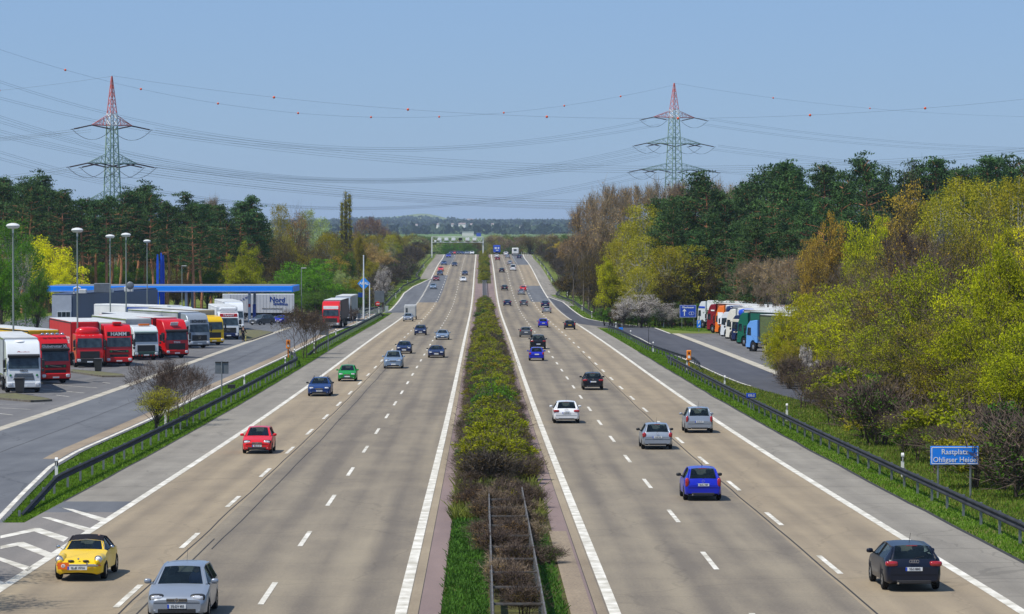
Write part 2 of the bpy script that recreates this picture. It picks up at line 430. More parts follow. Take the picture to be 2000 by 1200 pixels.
# gore chevrons at the end of the grass island
def zone(pts):
    w = [P(a/4.545, 940+b/4.545) for a, b in pts]
    MBZ.add([(x, y, gz(x, y)+.008) for x, y in w], [tuple(range(len(w)-1, -1, -1))])
MBZ = MB()
zone([(545, 238), (640, 252), (942, 335), (893, 362)]); zone([(362, 322), (440, 325), (810, 424), (760, 447)])
zone([(0, 487), (305, 420), (350, 420), (300, 450), (0, 512)]); zone([(300, 450), (350, 420), (605, 505), (560, 542)])
zone([(0, 580), (150, 547), (205, 543), (150, 577), (0, 606)]); zone([(150, 577), (205, 543), (470, 648), (420, 683)])
zone([(-60, 662), (0, 680), (285, 772), (240, 806), (0, 712), (-60, 690)]); zone([(-60, 860), (0, 890), (58, 918), (0, 962), (-60, 930)])
structure('gore_marking', MBZ, PAINT)
# parking bay lines
MBP = MB()
for a, b in (((80, 760), (165, 768)), ((75, 749), (190, 758)), ((0, 790), (88, 789)), ((0, 797), (60, 800)), ((110, 772), (135, 775)), ((0, 808), (25, 811)), ((200, 747), (215, 749))):
    (x0, w0), (x1, w1) = P(*a), P(*b); dx, dy = x1-x0, w1-w0; l = math.hypot(dx, dy); nx, ny = -dy/l*.06, dx/l*.06
    MBP.add([(x+sx, y+sy, gz(x, y)+.01) for x, y, sx, sy in ((x0, w0, nx, ny), (x1, w1, nx, ny), (x1, w1, -nx, -ny), (x0, w0, -nx, -ny))], [(0, 1, 2, 3)])
structure('parking_line', MBP, PAINT)
# raised parking islands with a kerb and turf on top
TURF = M('island_turf', lin(112, 112, 78), .95, rgb2=lin(92, 88, 72), scale=2, spec=.1)
KERB = M('kerb_stone', lin(120, 114, 102), .9, rgb2=lin(86, 80, 70), scale=3, spec=.2)
def island(name, pts, hgt=.14, top=TURF):
    w = [P(*p) for p in pts]; cx = sum(a for a, _ in w)/len(w); cy = sum(b for _, b in w)/len(w)
    mb = MB(); n = len(w)
    ins = [(cx+(x-cx)*.93, cy+(y-cy)*.93) for x, y in w]
    vs = [(x, y, gz(x, y)-.05) for x, y in w]+[(x, y, gz(x, y)+hgt) for x, y in w]+[(x, y, gz(x, y)+hgt) for x, y in ins]
    fs = [(i, (i+1) % n, n+(i+1) % n, n+i) for i in range(n)] + [(n+i, n+(i+1) % n, 2*n+(i+1) % n, 2*n+i) for i in range(n)]
    mb.add(vs, fs); k = structure(name+'_kerb', mb, KERB)
    t = MB(); t.add([(x, y, gz(x, y)+hgt-.01) for x, y in ins], [tuple(range(n))]); structure(name+'_turf', t, top)
island('parking_island', [(-30, 773), (30, 771), (98, 782), (102, 784), (60, 786), (-30, 778)])
island('parking_island', [(138, 724), (200, 729), (242, 734), (244, 737), (200, 737), (138, 728)])
island('lawn', [(463, 650), (470, 645.5), (505, 646), (534, 650), (492, 665), (478, 667)], .12)

band('verge_turf', -26, -19, 40, 96, TURF, .005)
# ---------------------------------------------------------------- vehicles
GLASS = M('tinted_glass', (.045, .07, .085), .05, rgb2=(.006, .012, .018), spec=.55, scale=1.9, detail=6)
GLASSP = M('clear_tinted_glass', (.05, .075, .085), .08, rgb2=(.03, .05, .058), spec=.8, scale=2)
TYRE = M('tyre_rubber', (.018, .018, .018), .85, spec=.2)
RIM = M('alloy_rim', (.45, .46, .47), .35, metal=.8)
RIMD = M('rim_shadow', (.03, .03, .03), .7)
DARK = M('black_plastic', (.02, .02, .021), .55)
UNDER = M('underbody', (.012, .012, .012), .9, spec=.1)
LAMPG = M('headlamp_glass', (.92, .93, .94), .12, metal=.15, rgb2=(.38, .40, .43), scale=9, coat=1)
LAMPR = M('tail_lamp_red', (.42, .012, .012), .15, rgb2=(.28, .006, .008), scale=8, coat=1)
AMBER = M('amber_lens', (.75, .16, .01), .2, coat=1)
CHROME = M('chrome', (.7, .71, .73), .12, metal=1)
PLATEW = M('plate_white', lin(225, 228, 228), .5)
PLATEY = M('plate_yellow', lin(240, 190, 30), .5)
EUBLUE = M('plate_blue', lin(20, 70, 190), .5)
INK = M('plate_ink', (.02, .02, .02), .6)
def glassmix(name, tint_, fac):
    m = M(name, (.02, .035, .045), .05, rgb2=(.006, .012, .018), spec=.6, scale=1.9, detail=6); nt = m.node_tree
    t = nt.nodes.new('ShaderNodeBsdfTransparent'); t.inputs[0].default_value = (*tint_, 1); mx = nt.nodes.new('ShaderNodeMixShader'); mx.inputs[0].default_value = fac
    nt.links.new(nt.nodes['Principled BSDF'].outputs[0], mx.inputs[1]); nt.links.new(t.outputs[0], mx.inputs[2]); nt.links.new(mx.outputs[0], nt.nodes['Material Output'].inputs[0]); return m
CGLASS = glassmix('car_window_glass', (.62, .74, .74), .55)
SEATM = M('seat_cloth', (.02, .022, .026), .9, spec=.1); SKINC = M('driver_skin', lin(206, 160, 130), .6); SHIRT = M('driver_shirt', lin(60, 90, 160), .8)
def paint(name, r, g, b, metal=.0, rough=.28):
    c = lin(r, g, b); return M('paint_'+name, c, rough, metal=metal, rgb2=tuple(x*.94 for x in c), coat=.3 if sum(c) > .3 else .12, scale=1.5, spec=.4)

CARS = {
 # L, W, H, profile fractions: cowl, header, rear header, rear glass base; cowl z, glass base z, tail z, belt z, roof half width, nose z
 'small':  dict(L=3.82, W=1.64, H=1.44, cw=.25, hd=.43, rh=.86, rb=.96, zc=.95, zb=.96, zt=.80, belt=.90, rw=.55, zn=.60),
 'hatch':  dict(L=4.18, W=1.74, H=1.46, cw=.26, hd=.43, rh=.86, rb=.955, zc=.97, zb=.98, zt=.84, belt=.92, rw=.58, zn=.62),
 'mini':   dict(L=3.85, W=1.76, H=1.59, cw=.19, hd=.38, rh=.90, rb=.97, zc=1.02, zb=1.06, zt=.86, belt=.98, rw=.60, zn=.66),
 'estate': dict(L=4.92, W=1.85, H=1.46, cw=.29, hd=.44, rh=.88, rb=.97, zc=.98, zb=1.0, zt=.86, belt=.94, rw=.58, zn=.62),
 'sport':  dict(L=4.30, W=1.78, H=1.44, cw=.27, hd=.43, rh=.87, rb=.965, zc=.98, zb=1.0, zt=.88, belt=.94, rw=.57, zn=.62),
 'sedan':  dict(L=4.55, W=1.76, H=1.42, cw=.28, hd=.43, rh=.71, rb=.83, zc=.96, zb=1.02, zt=.96, belt=.92, rw=.56, zn=.62),
 'coupe':  dict(L=4.75, W=1.84, H=1.33, cw=.31, hd=.46, rh=.68, rb=.83, zc=.90, zb=.96, zt=.90, belt=.86, rw=.54, zn=.56),
 'suv':    dict(L=4.75, W=1.92, H=1.73, cw=.26, hd=.40, rh=.88, rb=.965, zc=1.14, zb=1.14, zt=.98, belt=1.08, rw=.63, zn=.78),
 'van':    dict(L=4.9, W=1.9, H=1.95, cw=.17, hd=.31, rh=.965, rb=.985, zc=1.12, zb=1.15, zt=1.0, belt=1.08, rw=.76, zn=.80),
 'classic': dict(L=4.10, W=1.63, H=1.32, cw=.35, hd=.46, rh=.66, rb=.76, zc=.90, zb=.90, zt=.62, belt=.84, rw=.50, zn=.46),
}
def car_loft(c, kind):
    L, W, H = c['L'], c['W'], c['H']; rw = .33 if kind in ('suv', 'estate', 'van') else .305
    c['rw_'] = rw; ax = [.185 if kind != 'classic' else .20, .80 if kind != 'estate' else .785]
    c['ax'] = [L/2 - a*L for a in ax]
    S = {0: 0, 1: 0}
    st = [0, .010, .03, .07, .13, c['cw']*.8, c['cw'], (c['cw']+c['hd'])/2, c['hd'], (c['hd']+.58)/2, .58, (c['rh']+.58)/2, c['rh'], (c['rh']+c['rb'])/2, c['rb'], .99, 1.0]
    if c['rb'] < .9: st += [(c['rb']+.985)/2, .965]
    for a in ax:
        for k in (-1.02, -.9, -.6, 0, .6, .9, 1.02): st.append(a + k*(rw+.05)/L)
    st = sorted(set(round(min(1, max(0, x)), 4) for x in st))
    if kind == 'classic':
        top = [(0, .50), (.01, .56), (.03, .62), (.07, .68), (.2, .79), (c['cw'], .90), (c['hd'], 1.17), (.50, 1.30), (.56, H), (c['rh'], 1.27), (c['rb'], .92), (.9, .84), (.97, .72), (1, .55)]
    else:
        top = [(0, c['zn']), (.010, c['zn']+.06), (.03, c['zn']+.11), (.07, c['zn']+.17), (.16, c['zc']-.08), (c['cw'], c['zc']), ((c['cw']+c['hd'])/2, (c['zc']+H)/2-.01), (c['hd'], H-.05), (.56, H), (c['rh'], H-.05),
               ((c['rh']+c['rb'])/2, (H+c['zb'])/2+(.06 if kind not in ('sedan', 'coupe') else .0)), (c['rb'], c['zb'])]
        top += [(.965, c['zb']-.02), (.985, c['zb']-.05), (1, c['zt']-.1)] if kind in ('sedan', 'coupe') else [(.988, c['zt']+.02), (1, c['zt']-.12)]
    plan = [(0, .78), (.010, .86), (.03, .92), (.07, .97), (.16, 1), (.85, 1), (.94, .975), (.975, .94), (.99, .90), (1, .84)]
    if kind == 'classic': plan = [(0, .60), (.010, .72), (.03, .84), (.07, .92), (.16, .98), (.3, .96), (.5, .95), (.7, 1), (.85, .97), (.94, .85), (1, .55)]
    bot = [(0, .26), (.03, .20), (.97, .24), (1, .32)]
    rings = []; info = []
    for s in st:
        y = L/2 - s*L; w = W/2*interp(plan, s); zt = interp(top, s); zbt = interp(bot, s)
        for a in c['ax']:
            d = abs(y-a)
            if d < rw+.05: zbt = max(zbt, rw + math.sqrt((rw+.05)**2-d*d)*.98)
        belt = min(c['belt'] + .05*s, zt-.045); hgt = zt-belt
        t = max(0, min(1, (hgt-.05)/(H-c['belt']-.1)))
        wb = w*.965; wt = (w*.86)*(1-t) + c['rw']*t
        zm = max(zbt+.04, min(.52, belt-.1)) if zbt < .5 else (zbt+belt)/2
        drp = .05*t + .012
        rings.append([(0, y, zbt+.02), (w*.86, y, zbt), (w*.97, y, zbt+.05*(zbt < .4)), (w, y, zm), (w*.992, y, max(zm+.02, belt-.10)), (wb, y, belt),
                      (wt, y, zt-drp), (wt*.86, y, zt-drp*.25), (wt*.45, y, zt+.006), (0, y, zt+.012)])
        info.append((s, zt, belt, wt))
    return st, rings, info
def make_car(kind, key, body, wheels='alloy', rear_dark=False):
    """prototype meshes for a car type: dict part -> mesh"""
    c = CARS[kind]; st, rings, info = car_loft(c, kind); K = 10; L, W, H = c['L'], c['W'], c['H']
    parts = {k: MB() for k in ('body', 'windscreen', 'rear_window', 'side_window', 'side_window2', 'roof', 'sill')}
    def face(part, i, j, sgn):
        a, b, d, e = rings[i][j], rings[i][j+1], rings[i+1][j+1], rings[i+1][j]
        q = [(p[0]*sgn, p[1], p[2]) for p in (a, b, d, e)]
        if len({tuple(round(v, 4) for v in p) for p in q}) < 3: return
        parts[part].add(q if sgn < 0 else q[::-1], [(0, 1, 2, 3)])
    for i in range(len(st)-1):
        s0, s1 = st[i], st[i+1]; m = (s0+s1)/2
        for j in range(K-1):
            for sgn in (1, -1):
                part = 'body'
                if j == 0: part = 'sill'
                if c['cw'] <= m <= c['rb']:
                    if j == 5 and c['cw']+.02 <= m <= (c['rh'] if kind != 'van' else .5): part = 'side_window' if sgn > 0 else 'side_window2'
                    if kind == 'van' and j == 5 and m > .5: part = 'side_window' if sgn > 0 else 'side_window2'
                    if j >= 7 and m < c['hd']: part = 'windscreen'
                    if j == 6 and m < c['hd']: part = 'body'
                    if j >= 7 and m > c['rh']: part = 'rear_window'
                    if kind == 'classic' and m > c['hd'] and j >= 5 and part == 'body': part = 'roof'
                face(part, i, j, sgn)
    for i in (0, len(st)-1):
        r = rings[i]; q = r + [(-p[0], p[1], p[2]) for p in r[-2:0:-1]]
        parts['body'].add(q if i else q[::-1], [tuple(range(len(q)))])
    # pillars: body-colour strips along the glass edge, dark B pillar
    pil = parts['body']
    for sgn in (1, -1):
        edge = [(r[6][0]*sgn, r[6][1], r[6][2]) for r, f in zip(rings, info) if c['cw']-.001 <= f[0] <= c['rb']+.001]
        if kind != 'classic': pil.tube(edge, .035, 5)
        else: parts['roof'].tube([e for e in edge if e[1] < L/2-c['hd']*L+.02], .035, 5)
        k = min(range(len(st)), key=lambda q: abs(st[q]-.58)); r = rings[k]
    def weld(mb):   # merge coincident corners so shading runs smooth across panels
        key_ = {}; nv = []; mp = []
        for p in mb.v:
            q = (round(p[0], 4), round(p[1], 4), round(p[2], 4))
            if q not in key_: key_[q] = len(nv); nv.append(p)
            mp.append(key_[q])
        mb.f = [t for t in (tuple(dict.fromkeys(mp[i] for i in f)) for f in mb.f) if len(t) > 2]; mb.v = nv
    out = {}
    for k, mb in parts.items():
        if mb.f: weld(mb); out[k] = mb.mesh(k, 38)
    mb = MB()
    for sgn in (1, -1):
        k = min(range(len(st)), key=lambda q: abs(st[q]-.57)); r = rings[k]
        mb = MB(); mb.tube([(r[5][0]*sgn*1.004, r[5][1], r[5][2]), (r[6][0]*sgn*1.01, r[6][1], r[6][2])], .035, 4)
        out['window_post%d' % sgn] = mb.mesh('window_post', 30)
    # wheel
    rr = c['rw_']; mb = MB(); n = 20; prof = [(-.09, rr*.62), (-.095, rr*.9), (-.07, rr), (.07, rr), (.095, rr*.9), (.09, rr*.62)]
    vs = [(x, rad*math.cos(2*math.pi*k/n), rad*math.sin(2*math.pi*k/n)) for x, rad in prof for k in range(n)]
    fs = [(i*n+k, i*n+(k+1) % n, (i+1)*n+(k+1) % n, (i+1)*n+k) for i in range(5) for k in range(n)]
    mb.add(vs, fs); out['tyre'] = mb.mesh('tyre', 40)
    mb = MB(); 
    for sgn in (1, -1):
        x = .075*sgn
        mb.add([(x*.7, rr*.64*math.cos(2*math.pi*k/n), rr*.64*math.sin(2*math.pi*k/n)) for k in range(n)], [tuple(range(n))])
        for k in range(6):
            a = 2*math.pi*k/6
            mb.add([(x, rr*.12*math.cos(a+1.2), rr*.12*math.sin(a+1.2)), (x, rr*.12*math.cos(a-1.2), rr*.12*math.sin(a-1.2)), (x*1.1, rr*.62*math.cos(a-.28), rr*.62*math.sin(a-.28)), (x*1.1, rr*.62*math.cos(a+.28), rr*.62*math.sin(a+.28))], [(0, 1, 2, 3)])
    out['rim'] = mb.mesh('rim')
    return c, out
CARMESH = {}
def plate(parent, y, z, rear, txt=None, yellow=False, w=.52):
    s = -1 if rear else 1
    mb = MB(); mb.box((0, y, z), (w, .02, .115)); p = mb.build('number_plate', PLATEY if yellow else PLATEW, parent)
    if not yellow:
        mb = MB(); mb.box((w/2-.02 if s > 0 else -w/2+.02, y+s*.004, z), (.05, .02, .11)); mb.build('country_band', EUBLUE, p)
    if txt: text(txt, .1, INK, p, (-.02*s, y+s*.013, z), (math.pi/2, 0, math.pi if s > 0 else 0), sx=.82, bold=.001)
def car(name, label, kind, mat, px, py, toward, key=None, wheel=RIM, dark_trim=False, detail=2, plate_txt=None, yellow=False, rails=False, tail='wide', head='wide', group=None, dx=0, rz=0, xy=None, cat='car', badge=None, roofmat=None, glassmat=None):
    if kind not in CARMESH: CARMESH[kind] = make_car(kind, kind, mat)
    c, me = CARMESH[kind]; L, W, H = c['L'], c['W'], c['H']
    if xy is None:
        X, d = P(px, py); ov = .885*(c['ax'][0] if toward else -c['ax'][1]); d0 = d + ov; X0 = X + dx
    else: X0, d0 = xy
    slope = (zr(d0+2)-zr(d0-2))/4
    t = empty(name, label, cat, (X0, d0, gz(X0, d0)+.01), 0, group)
    t.rotation_euler = (math.atan(slope)*(-1 if toward else 1), 0, (math.pi if toward else 0)+rz)
    t.scale = (.885, .885, .885)
    body = put('body', me['body'], mat, t)
    GL = CGLASS if detail >= 2 else GLASS
    put('windscreen', me['windscreen'], GL, t)
    if 'rear_window' in me: put('rear_window', me['rear_window'], GL, t)
    put('side_window', me['side_window'], GL, t); put('side_window', me['side_window2'], GL, t)
    if detail >= 2:
        yf = L/2-c['hd']*L-.45; zb_ = c['belt']
        for (sx, sy) in ((-.36, yf), (.36, yf)) + (((0, yf-.85),) if kind not in ('classic',) else ()):
            mb = MB(); wd = .25 if sx else .62
            mb.box((sx, sy, zb_-.18), (wd*2, .14, .75), ch=.05)
            for hx in ((sx,) if sx else (-.36, .36)): mb.ell((hx, sy-.02, zb_+.28), (.13, .06, .10), 10, 6, .7)
            mb.build('seat', SEATM, t, 50)
        mb = MB(); mb.box((0, L/2-c['cw']*L-.42, c['zc']-.10), (W*.82, .5, .12), ch=.03); mb.build('dashboard', SEATM, t)
        if toward:
            mb = MB(); mb.ell((-.36, yf+.14, zb_+.05), (.22, .13, .28), 12, 8); dv = mb.build('driver_torso', SHIRT, t, 60)
            mb = MB(); mb.ell((-.36, yf+.14, zb_+.36), (.085, .10, .115), 12, 8); mb.build('driver_head', SKINC, dv, 60)
    put('underbody', me['sill'], UNDER, t); put('window_post', me['window_post1'], DARK, t); put('window_post', me['window_post-1'], DARK, t)
    if 'roof' in me: put('roof', me['roof'], roofmat or mat, t)
    for ys in c['ax']:
        for s in (-1, 1):
            w = put('wheel', me['tyre'], TYRE, t, (s*(W/2-.095), ys, c['rw_']))
            put('rim', me['rim'], wheel, w)
    if detail >= 1:
        if kind != 'classic':
            for s in (-1, 1):
                mb = MB(); mb.ell((s*(W/2+.09), L/2-c['cw']*L-.28, c['belt']+.10), (.11, .06, .075), 10, 6, .7); mb.tube([(s*(W/2-.06), L/2-c['cw']*L-.26, c['belt']+.04), (s*(W/2+.05), L/2-c['cw']*L-.27, c['belt']+.07)], .03, 4)
                mb.build('mirror', DARK if dark_trim else mat, t, 50)
        zl = c['zn']+.05
        if toward:
            for s in (-1, 1):
                mb = MB()
                if kind == 'classic': mb.ell((s*W*.385, L/2-.22, .68), (.125, .16, .125), 14, 8)
                else: mb.ell((s*W*(.33 if head == 'wide' else .35), L/2-.20, zl-.005), (.21 if head == 'wide' else .17, .19, .095 if head == 'wide' else .105), 14, 8, .6)
                if kind != 'classic' and detail >= 2:
                    m2 = MB(); m2.ell((s*W*.33, L/2-.215, zl-.005), (.225, .192, .112), 14, 8, .6); m2.build('lamp_housing', DARK, t, 60)
                mb.build('headlight', LAMPG, t, 60)
            if kind != 'classic':
                mb = MB(); mb.box((0, L/2-.005, c['zn']-.01), (W*.34, .03, .10), ch=.012); gr = mb.build('grille', DARK, t)
                if detail >= 2:
                    mb = MB()
                    for q in (-.022, .022): mb.box((0, L/2+.012, c['zn']-.01+q), (W*.33, .008, .012))
                    mb.build('chrome_bar', CHROME, gr)
                mb = MB(); mb.box((0, L/2-.005, .31), (W*.62, .03, .13), ch=.014); mb.build('air_intake', DARK, t)
        else:
            zt = c['zt']
            for s in (-1, 1):
                mb = MB()
                if tail == 'wide': mb.ell((s*W*.385, -L/2+.11, zt-.02), (.20, .135, .082), 14, 8, .5)
                elif tail == 'tall': mb.ell((s*W*.425, -L/2+.10, zt), (.085, .12, .20), 12, 7, .6)
                else: mb.ell((s*W*.425, -L/2+.10, zt-.02), (.11, .12, .14), 12, 7, .55)
                mb.build('tail_lamp', LAMPR, t, 60)
            mb = MB(); mb.box((0, -L/2+.0, .30), (W*.60, .04, .10), ch=.014); mb.build('bumper_insert', DARK, t)
            if detail >= 2 and kind not in ('sedan', 'coupe'):
                mb = MB(); mb.box((0, L/2-c['rh']*L-.05, H-.055), (.34, .03, .025)); mb.build('brake_lamp', LAMPR, t)
                mb = MB(); yb = L/2-c['rb']*L; mb.tube([(-.02, yb-.01, c['zb']+.01), (.34, yb+.05, c['zb']+.08)], .012, 4); mb.build('wiper', DARK, t)
        if kind != 'classic': plate(t, L/2+.012 if toward else -L/2-.012, (.44 if toward else (.70 if tail != 'wide' or kind in ('hatch', 'sport') else .60)), not toward, plate_txt, yellow)
    if detail >= 2 and kind != 'classic':
        mb = MB(); ye = L/2 if toward else -L/2; zs_ = c['zn']-.085 if toward else (.57 if tail != 'wide' else .52)
        mb.box((0, ye*1.0008, zs_), (W*(.74 if toward else .80), .012, .014)); mb.build('panel_gap', UNDER, t)
        if not toward:
            mb = MB(); mb.tube([(-W*.28, -L/2+.1, .27), (-W*.28, -L/2-.035, .265)], .032, 8); mb.build('exhaust_pipe', CHROME, t)
        else:
            for s in (-1, 1): mb = MB(); mb.ell((s*W*.36, L/2-.045, .33), (.07, .05, .055), 10, 6); mb.build('fog_lamp', LAMPG, t, 60)
        mb = MB(); mb.tube([(0, -.35*L+.4, H-.01), (0, -.35*L+.1, H+.32)], .008, 4); mb.build('aerial', DARK, t)
    if rails:
        mb = MB()
        for s in (-1, 1): mb.tube([(s*(c['rw']-.03), L/2-c['hd']*L-.15, H-.03), (s*(c['rw']-.03), L/2-c['hd']*L-.3, H+.04), (s*(c['rw']-.03), L/2-c['rh']*L+.3, H+.04), (s*(c['rw']-.03), L/2-c['rh']*L+.1, H-.03)], .02, 5)
        mb.build('roof_rail', rails if rails is not True else DARK, t)
    if badge:
        y = L/2+.02 if toward else -L/2-.012; z = c['zn']-.005 if toward else c['zt']+.06; mb = MB()
        if badge == 'rings':
            for k in range(4): mb.tube([(-.105+.07*k+.045*math.cos(a*math.pi/6), y-.01, z+.045*math.sin(a*math.pi/6)) for a in range(13)], .008, 4, False)
        else:
            mb.tube([(.055*math.cos(a*math.pi/7), y, z+.055*math.sin(a*math.pi/7)) for a in range(15)], .008, 4, False)
            if badge == 'vw':
                for xs in ((-.03, -.012, 0, .012, .03),): mb.tube([(x, y, z+v) for x, v in zip((-.045, -.018, 0, .018, .045), (.03, -.04, .005, -.04, .03))], .006, 4)
                mb.tube([(-.018, y, z+.045), (0, y, z+.008), (.018, y, z+.045)], .006, 4)
        mb.build('badge', CHROME, t)
    return t

SILVER = paint('silver', 158, 166, 176, .5, .3); SILVB = paint('silver_blue', 140, 160, 182, .5, .32); RED = paint('red', 214, 26, 34); DKBLUE = paint('dark_blue', 18, 34, 78, .2)
MIDBLUE = paint('mid_blue', 30, 62, 120, .3); BLUE = paint('bright_blue', 16, 34, 176); GREEN = paint('green', 22, 140, 48, .1); YELLOW = paint('yellow', 236, 196, 12)
BLACK = paint('black', 14, 18, 26); DKRED = paint('dark_red', 120, 16, 26); WHITE = paint('white', 226, 228, 230); GREY = paint('grey', 96, 100, 106, .4); NAVY = paint('navy_black', 12, 20, 38)

# --- the classic open-top car
k = car('classic_car', 'bright yellow classic convertible with black soft top beside the white gore markings', 'classic', YELLOW, 160, 1132, True, roofmat=M('soft_top', (.02, .02, .026), .9, spec=.1), rz=-.02, dx=0.0, glassmat=GLASSP)
c = CARS['classic']; L = c['L']
mb = MB(); mb.tube([(-.62, L/2-.12, .50), (-.56, L/2+.05, .50), (0, L/2+.10, .50), (.56, L/2+.05, .50), (.62, L/2-.12, .50)], .045, 6)
bp = mb.build('bumper', CHROME, k, 50); mb = MB()
for s in (-1, 1): mb = MB(); mb.box((s*.31, L/2+.12, .53), (.05, .05, .16), ch=.012); mb.build('overrider', CHROME, bp)
for s in (-1, 1):
    mb = MB(); mb.tube([(s*.627+.105*math.cos(a*math.pi/8), L/2-.135, .68+.115*math.sin(a*math.pi/8)) for a in range(17)], .022, 5, False); mb.build('lamp_ring', CHROME, k)
    mb = MB(); mb.ell((s*.24, L/2-.085, .64), (.11, .06, .035), 12, 6); mb.build('nose_grille', DARK, k, 50)
    mb = MB(); mb.ell((s*.62, L/2-.16, .50), (.10, .10, .05), 10, 6); mb.build('indicator', AMBER, k, 60)
    mb = MB(); mb.ell((s*(c['W']/2+.06), L/2-c['cw']*L-.15, .97), (.07, .04, .055), 10, 6); mb.tube([(s*.74, L/2-c['cw']*L-.2, .88), (s*.86, L/2-c['cw']*L-.15, .96)], .012, 4); mb.build('mirror', CHROME, k, 60)
for s in (-1, 1): mb = MB(); mb.ell((s*.60, L/2-.70, .60), (.20, .68, .235), 14, 10); mb.build('front_wing', YELLOW, k, 60)
mb = MB(); mb.ell((0, L/2-.09, .70), (.035, .03, .035)); mb.build('badge', CHROME, k)
plate(k, L/2+.155, .43, False, 'GL-JK 1971H', w=.62)
mb = MB(); mb.box((.45, L/2+.15, .50), (.36, .02, .22)); rp = mb.build('rally_plate', M('rally_orange', lin(246, 112, 16), .5), k)
mb = MB(); mb.ell((.45, L/2+.162, .50), (.07, .006, .06), 12, 4); mb.build('rally_emblem', PLATEW, rp); text('91', .08, M('rally_red', lin(200, 30, 30), .5), rp, (.45, L/2+.17, .5), (math.pi/2, 0, math.pi))
mb = MB(); xw = [(x, L/2-c['cw']*L+.0, .90) for x in (-.62, 0, .62)]
mb.tube([(-.66, L/2-c['cw']*L+.0, .885), (0, L/2-c['cw']*L+.02, .90), (.66, L/2-c['cw']*L+.0, .885)], .016, 4); mb.tube([(-.66, L/2-c['cw']*L, .88), (-.50, L/2-c['hd']*L+.02, 1.14), (0, L/2-c['hd']*L+.03, 1.19), (.50, L/2-c['hd']*L+.02, 1.14), (.66, L/2-c['cw']*L, .88)], .018, 4)
mb.build('windscreen_frame', CHROME, k)

# --- southbound cars, nearest first
car('hatchback_car', 'silver hatchback cut off by the bottom of the picture, nearest oncoming car', 'hatch', SILVER, 349, 1211, True, plate_txt='SG-DV 603', badge='vw')
car('hatchback_car', 'bright red small hatchback alone in the slow lane', 'small', RED, 503, 886, True, plate_txt='ME-UI 157', badge='ring')
car('estate_car', 'dark blue estate car with black roof rails ahead of a green car', 'estate', MIDBLUE, 624, 774, True, rails=True, dark_trim=True, plate_txt='WI-RX 123', badge='ring', head='wide')
car('hatchback_car', 'bright green hatchback behind a dark blue estate car', 'small', GREEN, 678, 745, True, badge='ring')
car('off_road_car', 'large silver-blue off-road car in the middle lane, covering a dark blue car', 'suv', SILVB, 768, 720, True, badge='vw')
car('saloon_car', 'dark blue saloon partly hidden behind a large silver-blue off-road car', 'sedan', DKBLUE, 789, 691, True, dark_trim=True)
car('coupe_car', 'dark blue low coupe in the fast lane in front of a pale coupe', 'coupe', DKBLUE, 852, 699, True, dark_trim=True)
car('coupe_car', 'pale silver-blue coupe following a dark blue one in the fast lane', 'coupe', SILVB, 864, 664, True)
car('hatchback_car', 'dark blue hatchback with bright headlights, beside a pale silver-blue coupe', 'hatch', DKBLUE, 821, 655, True, dark_trim=True)
tow = car('saloon_car', 'silver car pulling a tall grey horse trailer along the slow lane', 'sedan', SILVER, 797, 628, True)
D1 = 1
car('hatchback_car', 'silver car on the dark patch of the slow lane, driving by itself', 'hatch', SILVB, 846, 565, True, detail=D1)
car('hatchback_car', 'dark red car with windows reflecting blue, second oncoming car on the dark slow lane patch', 'hatch', DKRED, 852, 549, True, detail=D1)
car('estate_car', 'dark blue car driving close ahead of a red one', 'estate', DKBLUE, 859, 538, True, detail=D1)
car('hatchback_car', 'red car close behind a dark blue one, up the slope', 'hatch', RED, 861, 530, True, detail=D1)
car('saloon_car', 'white car in the fast lane just in front of a dark blue one', 'sedan', WHITE, 905, 551, True, detail=D1)
car('saloon_car', 'dark blue car in the fast lane just behind a white one', 'sedan', DKBLUE, 908, 538, True, detail=D1)
car('hatchback_car', 'dark blue oncoming car in the middle lane, alone near the crest', 'hatch', DKBLUE, 888, 520.5, True, detail=D1)
car('estate_car', 'mid blue oncoming car in the slow lane just below the crest', 'estate', MIDBLUE, 867, 518, True, detail=D1)
car('hatchback_car', 'blue oncoming car just cresting the hill in the slow lane', 'hatch', BLUE, 876, 503, True, detail=D1)
crest = [(881, 1140, DKBLUE, 'sedan', 'dark blue saloon'), (886, 1165, RED, 'hatch', 'red hatchback'), (892, 1180, BLACK, 'hatch', 'black hatchback'), (897, 1150, DKBLUE, 'estate', 'dark blue estate'), (902, 1175, MIDBLUE, 'hatch', 'mid blue hatchback'), (907, 1210, DKBLUE, 'sedan', 'dark blue saloon'), (912, 1128, SILVER, 'sedan', 'silver saloon'), (917, 1190, DKBLUE, 'hatch', 'dark blue hatchback'), (922, 1160, WHITE, 'hatch', 'white hatchback')]
for i, (px, d, m, kd, lb) in enumerate(crest):
    car({'sedan': 'saloon_car', 'hatch': 'hatchback_car', 'estate': 'estate_car'}[kd], '%s in the queue coming over the crest, %s from the left of nine' % (lb, nth(i+1)), kd, m, 0, 0, True, detail=D1, xy=(XA(px, d), d), group='oncoming cars queued at the crest')
